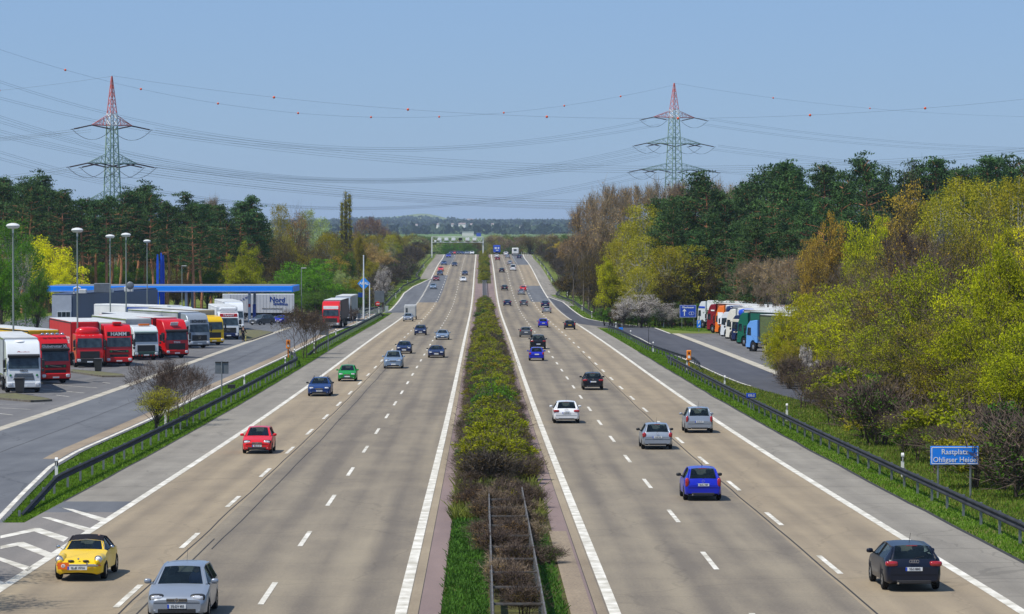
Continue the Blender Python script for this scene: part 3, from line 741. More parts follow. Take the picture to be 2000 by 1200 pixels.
# --- northbound cars
car('estate_car', 'black-blue estate with four-ring badge, nearest car driving away', 'sport', NAVY, 1779, 1154, False, plate_txt='SG-S 8842', badge='rings', rails=False, tail='wide', rz=.015)
car('hatchback_car', 'bright blue small hatchback with upright tail lamps, driving away across the middle lane line', 'small', BLUE, 1372, 978, False, plate_txt='EU-IL 1487', badge='ring', tail='tall', dark_trim=True)
car('hatchback_car', 'silver hatchback with orange-red square tail lamps in the middle lane', 'hatch', SILVER, 1283, 878, False, plate_txt='K-HN 742', badge='ring', tail='square', dark_trim=True)
car('compact_car', 'silver tall compact with sloping red tail lamps, beside the hard shoulder line', 'mini', SILVER, 1365, 846, False, plate_txt='D-TA 319', tail='tall')
car('hatchback_car', 'white hatchback with wide red tail lamps in the fast lane', 'hatch', WHITE, 1106, 827, False, plate_txt='K-LK 582', badge='rings', tail='wide')
car('hatchback_car', 'black hatchback with wide red tail lamps in the middle lane', 'hatch', BLACK, 1158, 762, False, badge='vw', tail='wide')
car('hatchback_car', 'bright blue hatchback right behind a tall black off-road car', 'small', BLUE, 1048, 705, False, tail='square')
car('off_road_car', 'tall black off-road car between a blue hatchback and a grey saloon', 'suv', BLACK, 1051, 682, False, tail='wide')
car('saloon_car', 'grey saloon driving ahead of a tall black off-road car', 'sedan', GREY, 1027, 659, False, tail='square')
car('hatchback_car', 'blue small hatchback beside a dark car with a yellow number plate', 'small', BLUE, 1061, 640, False, tail='tall')
car('hatchback_car', 'dark hatchback with a yellow rear number plate in the slow lane', 'hatch', NAVY, 1113, 644, False, yellow=True, tail='tall')
car('coupe_car', 'silver coupe close behind a dark blue car at the exit lane', 'coupe', SILVER, 1068, 612, False, tail='wide')
car('estate_car', 'dark blue car partly hidden by a silver coupe at the exit lane', 'estate', DKBLUE, 1065, 600.5, False, detail=D1)
car('saloon_car', 'dark blue saloon in the fast lane level with a dark grey car', 'sedan', DKBLUE, 991, 598, False, detail=D1)
car('saloon_car', 'dark grey car in the middle lane level with a dark blue saloon', 'sedan', GREY, 1023, 598.5, False, detail=D1)
car('saloon_car', 'silver car in the middle lane partly covering a red one', 'sedan', SILVER, 1018, 576, False, detail=D1)
car('hatchback_car', 'red car partly hidden by a silver one in the middle lane', 'hatch', RED, 1022, 569, False, detail=D1)
car('hatchback_car', 'black hatchback alone in the fast lane below the bushes', 'hatch', BLACK, 985.5, 567.5, False, detail=D1)
car('estate_car', 'dark violet-black car in the fast lane left of a white van', 'estate', NAVY, 980, 532.5, False, detail=D1)
car('passenger_van', 'white passenger van in the middle lane behind a silver car', 'van', WHITE, 1002, 529, False, detail=D1, cat='van')
car('hatchback_car', 'silver car just ahead of a white van in the middle lane', 'hatch', SILVER, 996, 517.5, False, detail=D1)
car('hatchback_car', 'dark red car in the fast lane near the crest', 'hatch', DKRED, 972, 509, False, detail=D1)
car('saloon_car', 'white saloon just ahead of a dark red car near the crest', 'sedan', WHITE, 970, 503.5, False, detail=D1)
car('saloon_car', 'pale silver car in the middle lane near the crest', 'sedan', SILVER, 991.5, 504.5, False, detail=D1)
car('hatchback_car', 'dark blue car behind a white caravan near the crest', 'hatch', DKBLUE, 1014, 505.5, False, detail=D1)
car('hatchback_car', 'white car at the crest between a blue lorry and a caravan', 'hatch', WHITE, 988, 499, False, detail=D1)

# --- horse trailer behind the silver car
X, d = P(799, 626); hx, hd = XA(799, d+7.0), d+7.0
t = empty('horse_trailer', 'tall pale grey box trailer towed by a silver car', 'trailer', (tow.location.x+.0, hd, gz(0, hd)), 0)
mb = MB(); mb.box((0, 0, 1.35), (1.9, 3.4, 1.9), ch=.10); mb.build('box_body', M('trailer_grey', lin(186, 190, 190), .5), t)
mb = MB(); mb.box((-.55, -1.71, 1.55), (.32, .02, .7), ch=.008); mb.build('front_window', GLASS, t)
mb = MB(); mb.tube([(-.5, -1.7, .5), (0, -3.0, .5), (.5, -1.7, .5)], .05, 5); mb.build('drawbar', DARK, t)
for s in (-1, 1): put('wheel', CARMESH['hatch'][1]['tyre'], TYRE, t, (s*.95, -.2, .305))
mb = MB(); mb.box((0, 0, 2.33), (1.86, 3.3, .06), ch=.02); mb.build('roof', M('trailer_roof', lin(214, 216, 214), .6), t)

# --- lorry with a blue box and a caravan at the crest
d = 1132; X = XA(970.5, d)
t = empty('box_lorry', 'lorry with a bright blue box body driving over the crest', 'lorry', (X, d, gz(X, d)))
BX = M('box_blue', lin(28, 84, 200), .5); mb = MB(); mb.box((0, 0, 2.1), (2.45, 6, 2.4), ch=.05); b_ = mb.build('box_body', BX, t)
mb = MB(); mb.box((-.45, -3.01, 2.3), (.8, .02, .7)); mb.box((.55, -3.01, 2.3), (.55, .02, .7)); mb.box((0.1, -3.01, 1.5), (.9, .02, .3)); mb.build('panel_mark', PLATEW, b_)
mb = MB(); mb.box((0, 4.2, 1.6), (2.3, 1.9, 2.2), ch=.1); mb.build('cab', WHITE, t)
mb = MB(); mb.box((0, .3, .7), (.9, 8.4, .3)); mb.build('chassis', UNDER, t)
for y in (-1.6, 4.0):
    for s in (-1, 1): w = put('wheel', CARMESH['suv'][1]['tyre'], TYRE, t, (s*1.05, y, .42)); w.scale = (1.3, 1.27, 1.27)
d = 1112; X = XA(1006.5, d)
t = empty('caravan', 'white touring caravan seen from behind near the crest', 'caravan', (X, d, gz(X, d)))
mb = MB(); mb.box((0, 0, 1.55), (2.3, 5.2, 2.2), ch=.14); mb.build('body', M('caravan_white', lin(236, 236, 232), .45), t)
mb = MB(); mb.box((-.1, -2.61, 1.9), (1.0, .03, .6), ch=.012); mb.build('rear_window', GLASS, t)
mb = MB(); mb.box((0, -2.59, .62), (2.1, .08, .2)); mb.build('bumper', DARK, t)
for s in (-1, 1): put('wheel', CARMESH['hatch'][1]['tyre'], TYRE, t, (s*1.0, -.3, .305)); mb = MB(); mb.box((s*.95, -2.62, .75), (.22, .03, .12)); mb.build('tail_lamp', LAMPR, t)
# ---------------------------------------------------------------- lorries; local +y is the driving direction, front bumper at y = 0
TGREY = M('tarpaulin_grey', lin(176, 180, 182), .6, rgb2=lin(150, 154, 156), scale=.6)
TROOF = M('trailer_roof_sheet', lin(206, 208, 206), .6, rgb2=lin(172, 174, 172), scale=.8, detail=6)
LW = paint('lorry_white', 216, 220, 222); LR = paint('lorry_red', 206, 20, 26); LDR = paint('lorry_dark_red', 128, 12, 28); LY = paint('lorry_yellow', 236, 190, 14)
LGY = paint('lorry_grey', 150, 158, 166, .2); LG = paint('lorry_green', 8, 96, 74); LLB = paint('lorry_light_blue', 104, 160, 226); LOR = paint('lorry_orange', 236, 118, 20); LNB = paint('lorry_navy', 18, 34, 78); LBL = paint('lorry_blue', 20, 70, 190)
LIV = paint('lorry_ivory', 222, 218, 204)
YT = M('trailer_yellow', lin(240, 188, 10), .5); RT = M('trailer_red', lin(206, 18, 28), .5, rgb2=lin(188, 14, 24), scale=.4); WT = M('trailer_white', lin(232, 234, 232), .5, rgb2=lin(212, 214, 212), scale=.5); BT = M('trailer_beige', lin(206, 200, 180), .6); GT = M('trailer_green', lin(10, 92, 72), .5); SIGNW = M('sign_white', lin(240, 242, 242), .5); GRN = M('disc_green', lin(30, 130, 70), .5)
REDTX = M('lettering_red', lin(190, 30, 30), .6); BLUETX = M('lettering_blue', lin(30, 70, 150), .6); YELTX = M('lettering_yellow', lin(246, 190, 40), .6)
CABM = {}
def cab_meshes(high):
    if high in CABM: return CABM[high]
    top = 3.78 if high == 2 else (3.3 if high == 1 else 2.85)
    prof = [(0, .42), (.0, 1.2), (-.03, 1.72), (-.20, 2.66), (-.30, 2.86)]
    if high == 2: prof += [(-.72, 3.52), (-1.05, 3.74), (-2.25, 3.82)]
    elif high == 1: prof += [(-.75, 3.2), (-2.25, 3.34)]
    else: prof += [(-.6, 2.98), (-2.2, 3.0)]
    prof += [(-2.25, .95), (-2.05, .95)] + [(-1.40+.60*math.cos(a), .62+.60*math.sin(a)) for a in (2.5, 2.0, 1.57, 1.1, .6, .1)] + [(-.78, .42)]
    out = {}
    mb = MB(); mb.prism(prof, -1.22, 1.22, .035); out['cab'] = mb.mesh('cab', 30)
    mb = MB(); w = 1.10
    mb.add([(-w, .0-.03+.035, 1.78), (w, .005, 1.78), (w*.97, -.165, 2.62), (-w*.97, -.165, 2.62)], [(0, 1, 2, 3)])
    mb.add([(-w, -.06, 1.78), (w, -.06, 1.78), (w*.97, -.23, 2.62), (-w*.97, -.23, 2.62)], [(3, 2, 1, 0)])
    mb.f += [(0, 4, 5, 1), (1, 5, 6, 2), (2, 6, 7, 3), (3, 7, 4, 0)]; out['windscreen'] = mb.mesh('windscreen')
    out['side_window'] = []
    for s in (-1, 1):
        mb = MB(); x = 1.232*s; pts = [(x, -.22, 1.72), (x, -1.02, 1.68), (x, -1.02, 2.5), (x, -.36, 2.52)]
        mb.add(pts+[(x*.98, y, z) for x, y, z in pts], [(0, 1, 2, 3), (7, 6, 5, 4), (0, 4, 5, 1), (1, 5, 6, 2), (2, 6, 7, 3), (3, 7, 4, 0)]); out['side_window'].append(mb.mesh('side_window'))
    CABM[high] = out; return out
def wheelset(t, y, twin=False):
    for s in (-1, 1):
        w = put('wheel', LWHEEL, TYRE, t, (s*1.06, y, .5)); put('rim', LRIM, RIM, w)
mb = MB(); n = 22; pr = [(-.16, .27), (-.17, .44), (-.13, .5), (.13, .5), (.17, .44), (.16, .27)]
mb.add([(x, r*math.cos(2*math.pi*k/n), r*math.sin(2*math.pi*k/n)) for x, r in pr for k in range(n)], [(i*n+k, i*n+(k+1) % n, (i+1)*n+(k+1) % n, (i+1)*n+k) for i in range(5) for k in range(n)]); LWHEEL = mb.mesh('tyre', 40)
mb = MB()
for s in (-1, 1):
    mb.add([(s*.10, .28*math.cos(2*math.pi*k/n), .28*math.sin(2*math.pi*k/n)) for k in range(n)]+[(s*.17, .14*math.cos(2*math.pi*k/n), .14*math.sin(2*math.pi*k/n)) for k in range(n)]+[(s*.17, 0, 0)],
           [(k, (k+1) % n, n+(k+1) % n, n+k) for k in range(n)]+[(n+k, n+(k+1) % n, 2*n) for k in range(n)])
LRIM = mb.mesh('rim', 40)
def lorry(label, px, py, ang, cab, high=2, trailer=TGREY, troof=TROOF, cabtext=None, textmat=SIGNW, textbg=None, lower=None, visor=False, grille='bars', trailer_h=2.75, length=13.6, sunbg=None, bullbar=False, top=None, group=None, front_px=True, xy=None, gap=.55, brow=None):
    X, d = xy if xy else P(px, py)
    t = empty('articulated_lorry', label, 'lorry', (X, d, gz(X, d)), ang, group)
    # px,py mark the middle of the front bumper on the ground
    me = cab_meshes(high); cb = put('cab', me['cab'], cab, t); put('windscreen', me['windscreen'], GLASS, t)
    for m in me['side_window']: put('side_window', m, GLASS, t)
    mb = MB(); mb.box((0, .03, .62), (2.44, .14, .42), ch=.05); mb.build('bumper', lower or cab, t)
    mb = MB(); mb.box((0, -.2, .36), (2.3, .3, .2)); mb.build('underrun_bar', UNDER, t)
    for s in (-1, 1):
        mb = MB(); mb.ell((s*.98, .10, .64), (.17, .05, .13), 10, 6, .5); mb.build('headlight', LAMPG, t, 60)
        mb = MB(); mb.box((s*1.40, -.02, 2.15), (.20, .12, .62), ch=.04); mb.box((s*1.38, -.02, 1.66), (.18, .12, .24), ch=.03); mb.tube([(s*1.2, -.1, 2.5), (s*1.38, -.03, 2.5)], .025, 4); mb.tube([(s*1.2, -.1, 1.75), (s*1.38, -.03, 1.7)], .025, 4); mb.build('mirror', DARK, t)
    mb = MB()
    if grille == 'bars':
        for i in range(5): mb.box((0, .012, 1.0+.10*i), (1.5-.05*i, .03, .05))
    elif grille == 'low':
        mb.box((0, .012, .98), (1.7, .03, .22), ch=.01); mb.box((0, .018, 1.38), (1.75, .03, .24), ch=.01)
    else: mb.box((0, .012, 1.15), (1.75, .03, .62), ch=.012)
    g = mb.build('grille', DARK, t)
    if grille == 'low':
        mb = MB(); mb.tube([(-.5, .05, 1.30), (.5, .05, 1.46)], .02, 4); mb.build('grille_bar', CHROME, g)
        for s in (-1, 1): mb = MB(); mb.ell((s*.72, .03, 1.38), (.09, .012, .09), 12, 4); mb.build('sticker', GRN, g)
    if grille == 'star':
        mb = MB(); mb.tube([(.14*math.cos(a*math.pi/8), .05, 1.2+.14*math.sin(a*math.pi/8)) for a in range(17)], .015, 4, False)
        for a in (90, 210, 330): mb.tube([(0, .05, 1.2), (.14*math.cos(math.radians(a)), .05, 1.2+.14*math.sin(math.radians(a)))], .014, 4)
        mb.build('badge', CHROME, g)
    if grille == 'bars':
        for s in (-1, 1): mb = MB(); mb.ell((s*.95, .02, 1.3), (.09, .012, .09), 12, 4); mb.build('sticker', GRN, g)
    mb = MB(); mb.box((0, .11, .52), (.52, .02, .12)); mb.build('number_plate', PLATEW, t)
    if visor:
        mb = MB(); mb.box((0, -.06, 2.70), (2.3, .28, .16), rx=-.35); mb.build('sun_visor', DARK if visor is True else visor, t)
    if sunbg:
        mb = MB(); mb.box((0, -.27, 2.92), (2.1, .08, .44), ch=.02); sb = mb.build('name_board', sunbg, t)
    if cabtext:
        for (s_, size, z, y, m_) in cabtext: text(s_, size, m_, cb, (0, y, z), (math.pi/2, 0, math.pi), bold=.006)
    if brow:
        mb = MB(); mb.box((0, -.52, 3.27), (1.9, .10, .42), rx=-.5, ch=.02); mb.build('roof_board', brow, t)
    mb = MB(); mb.box((0, -1.2-length/2-1, .82), (1.0, length+3.6, .26)); mb.build('chassis', UNDER, t)
    wheelset(t, -1.40); wheelset(t, -2.25-gap-2.0)
    y0 = -2.25-gap; zt = 1.15+trailer_h
    if trailer:
        mb = MB(); mb.box((0, y0-length/2, 1.15+trailer_h/2), (2.5, length, trailer_h), ch=.04); tr = mb.build('trailer', trailer, t)
        mb = MB(); mb.box((0, y0-length/2, zt+.012), (2.42, length-.1, .06), ch=.02); mb.build('trailer_roof', troof, tr)
        mb = MB()
        for s in (-1, 1):
            mb.box((s*1.262, y0-length/2, 1.2), (.03, length, .12)); mb.box((s*1.262, y0-length/2, zt-.07), (.03, length, .10))
        for s in (-1, 1):
            for k in range(2): mb.box((s*1.262, y0-.05-(length-.1)*k, 1.15+trailer_h/2), (.03, .10, trailer_h-.3))
        mb.build('trailer_rail', CHROME if trailer is TGREY else SIGNW if trailer is WT else DARK, tr)
        mb = MB()
        for s in (-1, 1): mb.box((s*1.15, y0-length*.45, .78), (.05, length*.3, .5))
        mb.build('side_guard', DARK, tr)
        for k in range(3): wheelset(t, y0-length+2.3+1.31*k)
    t['trailer_y'] = y0
    return t
A = math.pi+math.radians(13)   # heading: towards the camera and a little to its right
def HEAD(deg): return math.pi+math.radians(deg)
l1 = lorry('white lorry with dark sun visor at the left picture edge, behind a black bin', 47, 768, A, LW, 2, TGREY, visor=True, lower=LW, cabtext=[('IVECO', .20, 1.62, .0, INK), ('d\'frontiera', .22, 2.95, -.36, REDTX)])
mb = MB(); mb.ell((.2, -1.15, 3.70), (.42, .34, .12), 14, 6); mb.build('roof_hatch', SIGNW, l1, 50)
l2 = lorry('red lorry with high roof, spotlights on top and a yellow trailer', 109, 750, HEAD(27), LR, 2, YT, trailer_h=2.95, sunbg=DARK, visor=DARK, grille='low', cabtext=[('Globetrotter XL', .31, 2.92, -.205, SIGNW)])
mb = MB()
for i in range(5): mb.ell((-.8+.4*i, -.75, 3.86), (.16, .10, .11), 10, 6)
mb.tube([(-1.1, -.8, 3.78), (1.1, -.8, 3.78)], .03, 4); mb.build('spotlight_bar', CHROME, l2, 50)
l3 = lorry('red lower-cab lorry with a long plain red trailer, behind a black wheelie bin', 176, 718, HEAD(16), LR, 0, RT, lower=DARK, grille='slot', cabtext=[('Wessels Ges.', .26, 2.78, -.285, SIGNW)], trailer_h=2.85)
mb = MB(); mb.ell((0, -1.35, 3.12), (1.1, .75, .5), 14, 8, .7); mb.build('wind_deflector', LR, l3, 50)
tr3 = [c for c in l3.children if c.name.startswith('trailer')][0]
mb = MB(); mb.box((-1.262, -6.2, 3.2), (.02, 3.0, .16)); mb.box((-1.262, -13.5, 3.35), (.02, .16, .5), rx=.4); mb.box((-1.262, -13.9, 3.35), (.02, .16, .5)); mb.box((-1.262, -14.3, 3.35), (.02, .16, .5), rx=-.4); mb.build('yellow_stripe', YELTX, tr3)
text('CARGO', .9, SIGNW, tr3, (1.265, -5.2, 2.3), (math.pi/2, 0, math.pi/2), bold=.01)
l4 = lorry('red lorry with white block letters above the windscreen and a beige trailer', 233, 716, HEAD(18), LR, 2, BT, TROOF, sunbg=DARK, grille='low', cabtext=[('HAMM', .50, 2.92, -.205, SIGNW)])
mb = MB(); mb.box((0, -1.1, 3.90), (.8, .5, .24), ch=.06); mb.build('roof_fan', LR, l4)
l5 = lorry('white lorry with pale visor and grey-green lower front, half covered by the bare verge bush', 286, 704, HEAD(21), LW, 1, TGREY, visor=M('visor_tint', lin(150, 170, 165), .3), lower=M('lower_green', lin(40, 70, 66), .5), grille='slot')
mb = MB()
for i in range(8): mb.box((-1.05+.3*i, .11, .48), (.14, .015, .14))
mb.build('warning_stripe', REDTX, l5); mb = MB(); mb.box((0, -.9, 3.38), (1.1, .3, .2), ch=.05); mb.build('beacon_bar', AMBER, l5)
l6 = lorry('white lorry with a dark green band, squeezed between a pale and a red lorry', 312, 694, HEAD(23), LW, 2, M('trailer_blue', lin(36, 60, 130), .5), visor=M('visor_green', lin(20, 90, 66), .4), grille='slot')
l7 = lorry('all-red lorry with a white panel on its roof, behind the bare verge bush', 346, 700, HEAD(30), LR, 2, RT, visor=DARK, grille='slot', cabtext=[('trans', .34, 1.60, .015, SIGNW)], brow=None)
mb = MB(); mb.box((.1, -.52, 3.22), (.8, .72, .03), rx=1.03); mb.build('roof_panel', SIGNW, l7)
l8 = lorry('grey lorry with big black grille, star emblem and lettered board, left of a yellow one', 390, 681, HEAD(30), LGY, 2, TGREY, sunbg=LGY, grille='star', lower=LGY, cabtext=[('BÖHNKE', .42, 2.92, -.205, INK)])
mb = MB(); mb.ell((1.55, -.0, 2.75), (.36, .10, .36), 16, 8); mb.build('dish', SIGNW, l8, 50)
l9 = lorry('yellow lorry tucked behind a grey one with a star emblem', 418, 675, HEAD(28), LY, 1, M('trailer_cream', lin(190, 178, 152), .6), lower=LY, grille='slot')
l10 = lorry('white lorry with a red board over its windscreen, beside the lawn', 447, 664, HEAD(9), LW, 1, WT, sunbg=M('board_red', lin(196, 30, 40), .5), lower=LNB, grille='star', cabtext=[('TRANSIT', .34, 2.92, -.205, SIGNW)])
mb = MB(); mb.box((0, -1.4, 3.62), (2.1, 1.0, .5), ch=.12); mb.build('wind_deflector', LW, l10)
l11 = lorry('white box lorry between the lettered grey lorry and the pump forecourt', 459, 646, HEAD(10), LW, 2, WT, grille='slot')
l12 = lorry('white long-trailer lorry with a blue stripe on its side behind the grey one', 372, 660, HEAD(48), LW, 2, WT, grille='slot')
tr = [c for c in l12.children if c.name.startswith('trailer')][0]; mb = MB(); mb.box((1.265, -8, 3.3), (.02, 5, .7)); mb.build('blue_stripe', BLUETX, tr)
# big white trailer at the pumps, side on to the motorway
d = 505; X = XA(505, d)
t = empty('tilt_trailer', 'huge white box trailer with blue lettering standing under the fuel canopy', 'trailer', (X, d, gz(X, d)), math.radians(4))
WTP = M('tilt_white', lin(222, 224, 224), .55, rgb2=lin(206, 208, 210), scale=1.6, stretch=(1, 1, .1))
mb = MB(); mb.box((0, 0, 2.7), (11.4, 2.5, 3.0), ch=.03); b_ = mb.build('box_body', WTP, t)
mb = MB()
for i in range(22): mb.box((-5.5+.52*i, -1.262, 2.7), (.05, .02, 2.9))
mb.build('tilt_rib', TROOF, b_)
mb = MB(); mb.box((-5.0, -1.275, 2.75), (1.0, .02, 2.9)); mb.build('end_panel', SIGNW, b_)
text('Nord', 1.1, BLUETX, b_, (3.0, -1.28, 3.3), (math.pi/2, .06, 0), bold=.03); text('Spedition', .62, BLUETX, b_, (3.5, -1.28, 2.65), (math.pi/2, .06, 0), bold=.02)
text('www.nord-transporte.com', .3, INK, b_, (2.2, -1.28, 1.9), (math.pi/2, 0, 0), bold=.008); text('fast & fair', .5, BLUETX, b_, (-2.4, -1.28, 3.4), (math.pi/2, -.5, 0), bold=.01)
mb = MB(); mb.box((0, 0, .95), (11, 1.6, .4)); mb.build('chassis', UNDER, t)
for x in (-4.5, 2.6, 3.9):
    for s in (-1, 1): w = put('wheel', LWHEEL, TYRE, t, (x, s*1.0, .5), (0, 0, math.pi/2)); put('rim', LRIM, RIM, w)
# two lorries leaving along the service road
l13 = lorry('red high-roof lorry rolling along the service road in front of a grey one', 646, 642, HEAD(-2), LR, 2, M('trailer_dark', lin(90, 70, 70), .6), lower=M('bumper_grey', lin(110, 110, 112), .5), grille='slot', sunbg=SIGNW, gap=.4)
l14 = lorry('grey-white lorry following a red one on the service road', 668, 628, HEAD(-2), LGY, 2, TGREY, lower=DARK, grille='slot')
# --- right-hand lorry park: cabs face away from the motorway camera
def HR(deg): return math.radians(deg)
RL = [(1384, 641, LW, 2, WT, 'white and blue lorry at the far end of the right lorry park', LBL), (1404, 650, LDR, 2, M('trailer_brown', lin(170, 84, 40), .5), 'dark red high-roof lorry beside a black bin in the right lorry park', DARK), (1421, 655.5, LOR, 2, WT, 'white and orange lorry right of a dark red one', LOR),
      (1433, 662, LW, 1, TGREY, 'white lorry with a dark roof box, right of an orange one', LW), (1444, 666.5, LIV, 2, WT, 'ivory lorry with a tall sloping deflector', LIV), (1456, 671, LNB, 1, BT, 'dark navy lorry with a tan roof band beside a green lorry', DARK), (1468, 677, LG, 2, GT, 'dark green lorry with matching green trailer', LG), (1487, 687, LLB, 1, M('trailer_moss', lin(90, 104, 60), .6), 'light blue lorry nearest the yellow-green bushes', LLB)]
for (px, py, m, hi, tr, lb, lo) in RL:
    a = math.radians(26); X, d = P(px, py); hx, hy = -math.sin(a), math.cos(a)
    t = lorry(lb, 0, 0, a, m, hi, tr, lower=lo, grille='slot', xy=(X+hx*1.6+.3, d+hy*1.6))
    if m is LNB:
        mb = MB(); mb.box((0, -1.2, 2.62), (2.5, 1.9, .34), ch=.03); mb.build('roof_band', BT, t); mb = MB(); mb.box((0, -1.2, 1.3), (2.5, 1.5, .14), ch=.02); mb.build('waist_band', BT, t); mb = MB(); mb.ell((0, -1.6, 3.5), (1.1, .8, .5), 14, 8, .7); mb.build('wind_deflector', LBL, t, 50)
    if m is LW and hi == 1:
        mb = MB(); mb.ell((0, -1.5, 3.5), (1.15, .8, .55), 14, 8, .6); mb.build('wind_deflector', LNB, t, 50); mb = MB(); mb.box((-1.25, -1.5, 2.3), (.04, 1.0, .5)); mb.build('side_window', GLASS, t)
    if m is LOR:
        mb = MB(); mb.box((-1.25, -1.4, 2.2), (.03, 1.3, 1.5)); mb.build('white_side_panel', SIGNW, t)
    if m is LG: mb = MB(); mb.box((-1.25, -1.7, 2.1), (.03, .5, .5)); mb.build('side_window', GLASS, t)
    if m is LDR: mb = MB(); mb.box((-1.24, -1.6, 2.95), (.03, .9, .16)); mb.build('side_mark', SIGNW, t)
    if m is LW and hi == 2: mb = MB(); mb.box((-1.24, -1.3, 2.95), (.03, 1.7, .26)); mb.build('blue_band', LBL, t)
    mb = MB(); mb.box((-1.18, -3.1, .8), (.3, 1.1, .55), ch=.08); mb.build('fuel_tank', CHROME, t)
# --- parked cars
car('parked_car', 'grey off-road car parked by the pump pillar with its front to the lawn', 'suv', GREY, 513, 637, True, xy=(XA(512, 468), 468), rz=math.radians(-38), detail=1)
car('parked_car', 'bright blue small car with open door beside the pumps', 'small', BLUE, 0, 0, True, xy=(XA(549, 478), 478), rz=math.radians(-15), detail=1)
car('parked_car', 'dark car at the left edge under the willow', 'hatch', NAVY, 0, 0, True, xy=(XA(52, 345), 345), rz=math.radians(60), detail=1)
car('parked_car', 'dark blue car at the left edge beside the lamp post', 'estate', DKBLUE, 0, 0, True, xy=(XA(12, 338), 338), rz=math.radians(60), detail=1)
# ---------------------------------------------------------------- guard rails, posts, signs, lamps, station, pylons, wires
ZINC = M('galvanised_steel', lin(150, 154, 156), .45, metal=.55, rgb2=lin(120, 124, 126), scale=1.5)
RAILD = M('shaded_rail', lin(58, 60, 64), .75, metal=0, rgb2=lin(40, 42, 46), spec=.2, scale=.8)  # dark beam tone with the left rail's shaded face put into the colour
POLE = M('lamp_pole', lin(150, 158, 150), .5, metal=.3); LHEAD = M('lamp_head', lin(214, 216, 214), .5)
SBLUE = M('sign_blue', lin(24, 132, 240), .45, rgb2=lin(22, 126, 236)); SBLUE2 = M('sign_dark_blue', lin(24, 74, 190), .45)
def samp(pts, step):
    out = []; 
    for (a, b) in zip(pts, pts[1:]):
        n = max(1, int((Vector(b)-Vector(a)).length/step)); out += [Vector(a).lerp(Vector(b), i/n) for i in range(n)]
    return out+[Vector(pts[-1])]
mbp = MB(); mbp.box((0, 0, .36), (.09, .06, .80)); RAILPOST = mbp.mesh('rail_post')
def guard_rail(label, pts, side, hgt=.75, mat=RAILD, post=4.0, ramp0=False, ramp1=False, name='guard_rail'):
    """W-beam: pts are (X, Y); side = which x direction the beam faces"""
    path = samp([(x, y, 0) for x, y in pts], 2.0); n = len(path); o = path[0]
    t = empty(name, label, 'guard rail', (o.x, o.y, gz(o.x, o.y)))
    base = Vector((o.x, o.y, gz(o.x, o.y)))
    prof = [(.0, -.155), (.07, -.11), (.07, -.07), (.01, -.02), (.01, .02), (.07, .07), (.07, .11), (.0, .155), (-.006, .155), (.055, .10), (.055, .08), (-.004, .02), (-.004, -.02), (.055, -.08), (.055, -.10), (-.006, -.155)]
    vs = []; K = len(prof)
    for i, p in enumerate(path):
        tn = (path[min(i+1, n-1)]-path[max(i-1, 0)]).normalized(); nx = Vector((tn.y, -tn.x, 0))*(1 if (tn.y > 0) == (side > 0) else -1)
        h = hgt
        if ramp0: h = min(h, .12+.05*(p-path[0]).length)
        if ramp1: h = min(h, .12+.06*(p-path[-1]).length)
        z = gz(p.x, p.y)+h-.155
        for a, b in prof: vs.append(Vector((p.x, p.y, z+b))+nx*a-base)
    mb = MB(); mb.add(vs, [(i*K+k, i*K+(k+1) % K, (i+1)*K+(k+1) % K, (i+1)*K+k) for i in range(n-1) for k in range(K)]+[tuple(range(K)), tuple(range((n-1)*K, n*K))])
    mb.build('beam', mat, t)
    acc = 0; last = path[0]; cnt = 0
    for i, p in enumerate(path):
        acc += (p-last).length; last = p
        if i == 0 or acc >= post:
            acc = 0; cnt += 1
            if cnt > 99: continue
            tn = (path[min(i+1, n-1)]-path[max(i-1, 0)]).normalized(); nx = Vector((tn.y, -tn.x, 0))*(1 if (tn.y > 0) == (side > 0) else -1)
            q = put('rail_post', RAILPOST, ZINC, t, Vector((p.x, p.y, gz(p.x, p.y)))-base-nx*.05)
            q.scale = (1, 1, max(.3, min(1, (hgt if not ramp0 else min(hgt, .12+.05*(p-path[0]).length))/.75)))
    return t
def G(*px): return [P(*p) for p in px]
guard_rail('long dark guard rail on the left verge, its near end sloping into the grass', G((40, 1010), (108, 965)) + [(-17.6, 150), (-17.6, 290)] + G((566, 722), (578, 716), (577, 706), (563, 699)), 1, ramp0=True)
guard_rail('left guard rail from the orange phone post to the merge of the service road', [(-18.2, 318), (-17.75, 330), (-17.7, 545), P(757, 617)], 1, ramp0=True, ramp1=True)
guard_rail('dark guard rail on the outside of the left joining lane, climbing to the crest', [(-21.5, 560)] + [(Lramp(Y)-1.6, Y) for Y in (600, 680, 760, 820)] + [(-18.2, 840), (-18.0, 1000), (-18.0, 1180)], 1)
guard_rail('long grey guard rail on the right verge below the wooded slope', [(16.75, 50), (16.7, 200), (16.7, 296), P(1309, 714)], -1, post=3.5)
guard_rail('right guard rail bending away to the service road behind the orange phone post', G((1188, 646), (1200, 650)) + [(17.0, 400), (17.0, 335)] + G((1330, 707), (1356, 714), (1368, 725)), -1)
guard_rail('guard rail outside the right exit lane, running up to the crest', [(Rf(Y)+1.6, Y) for Y in (500, 540, 580, 640, 700)] + [(17.6, 735), (17.6, 1000), (17.6, 1180)], -1)
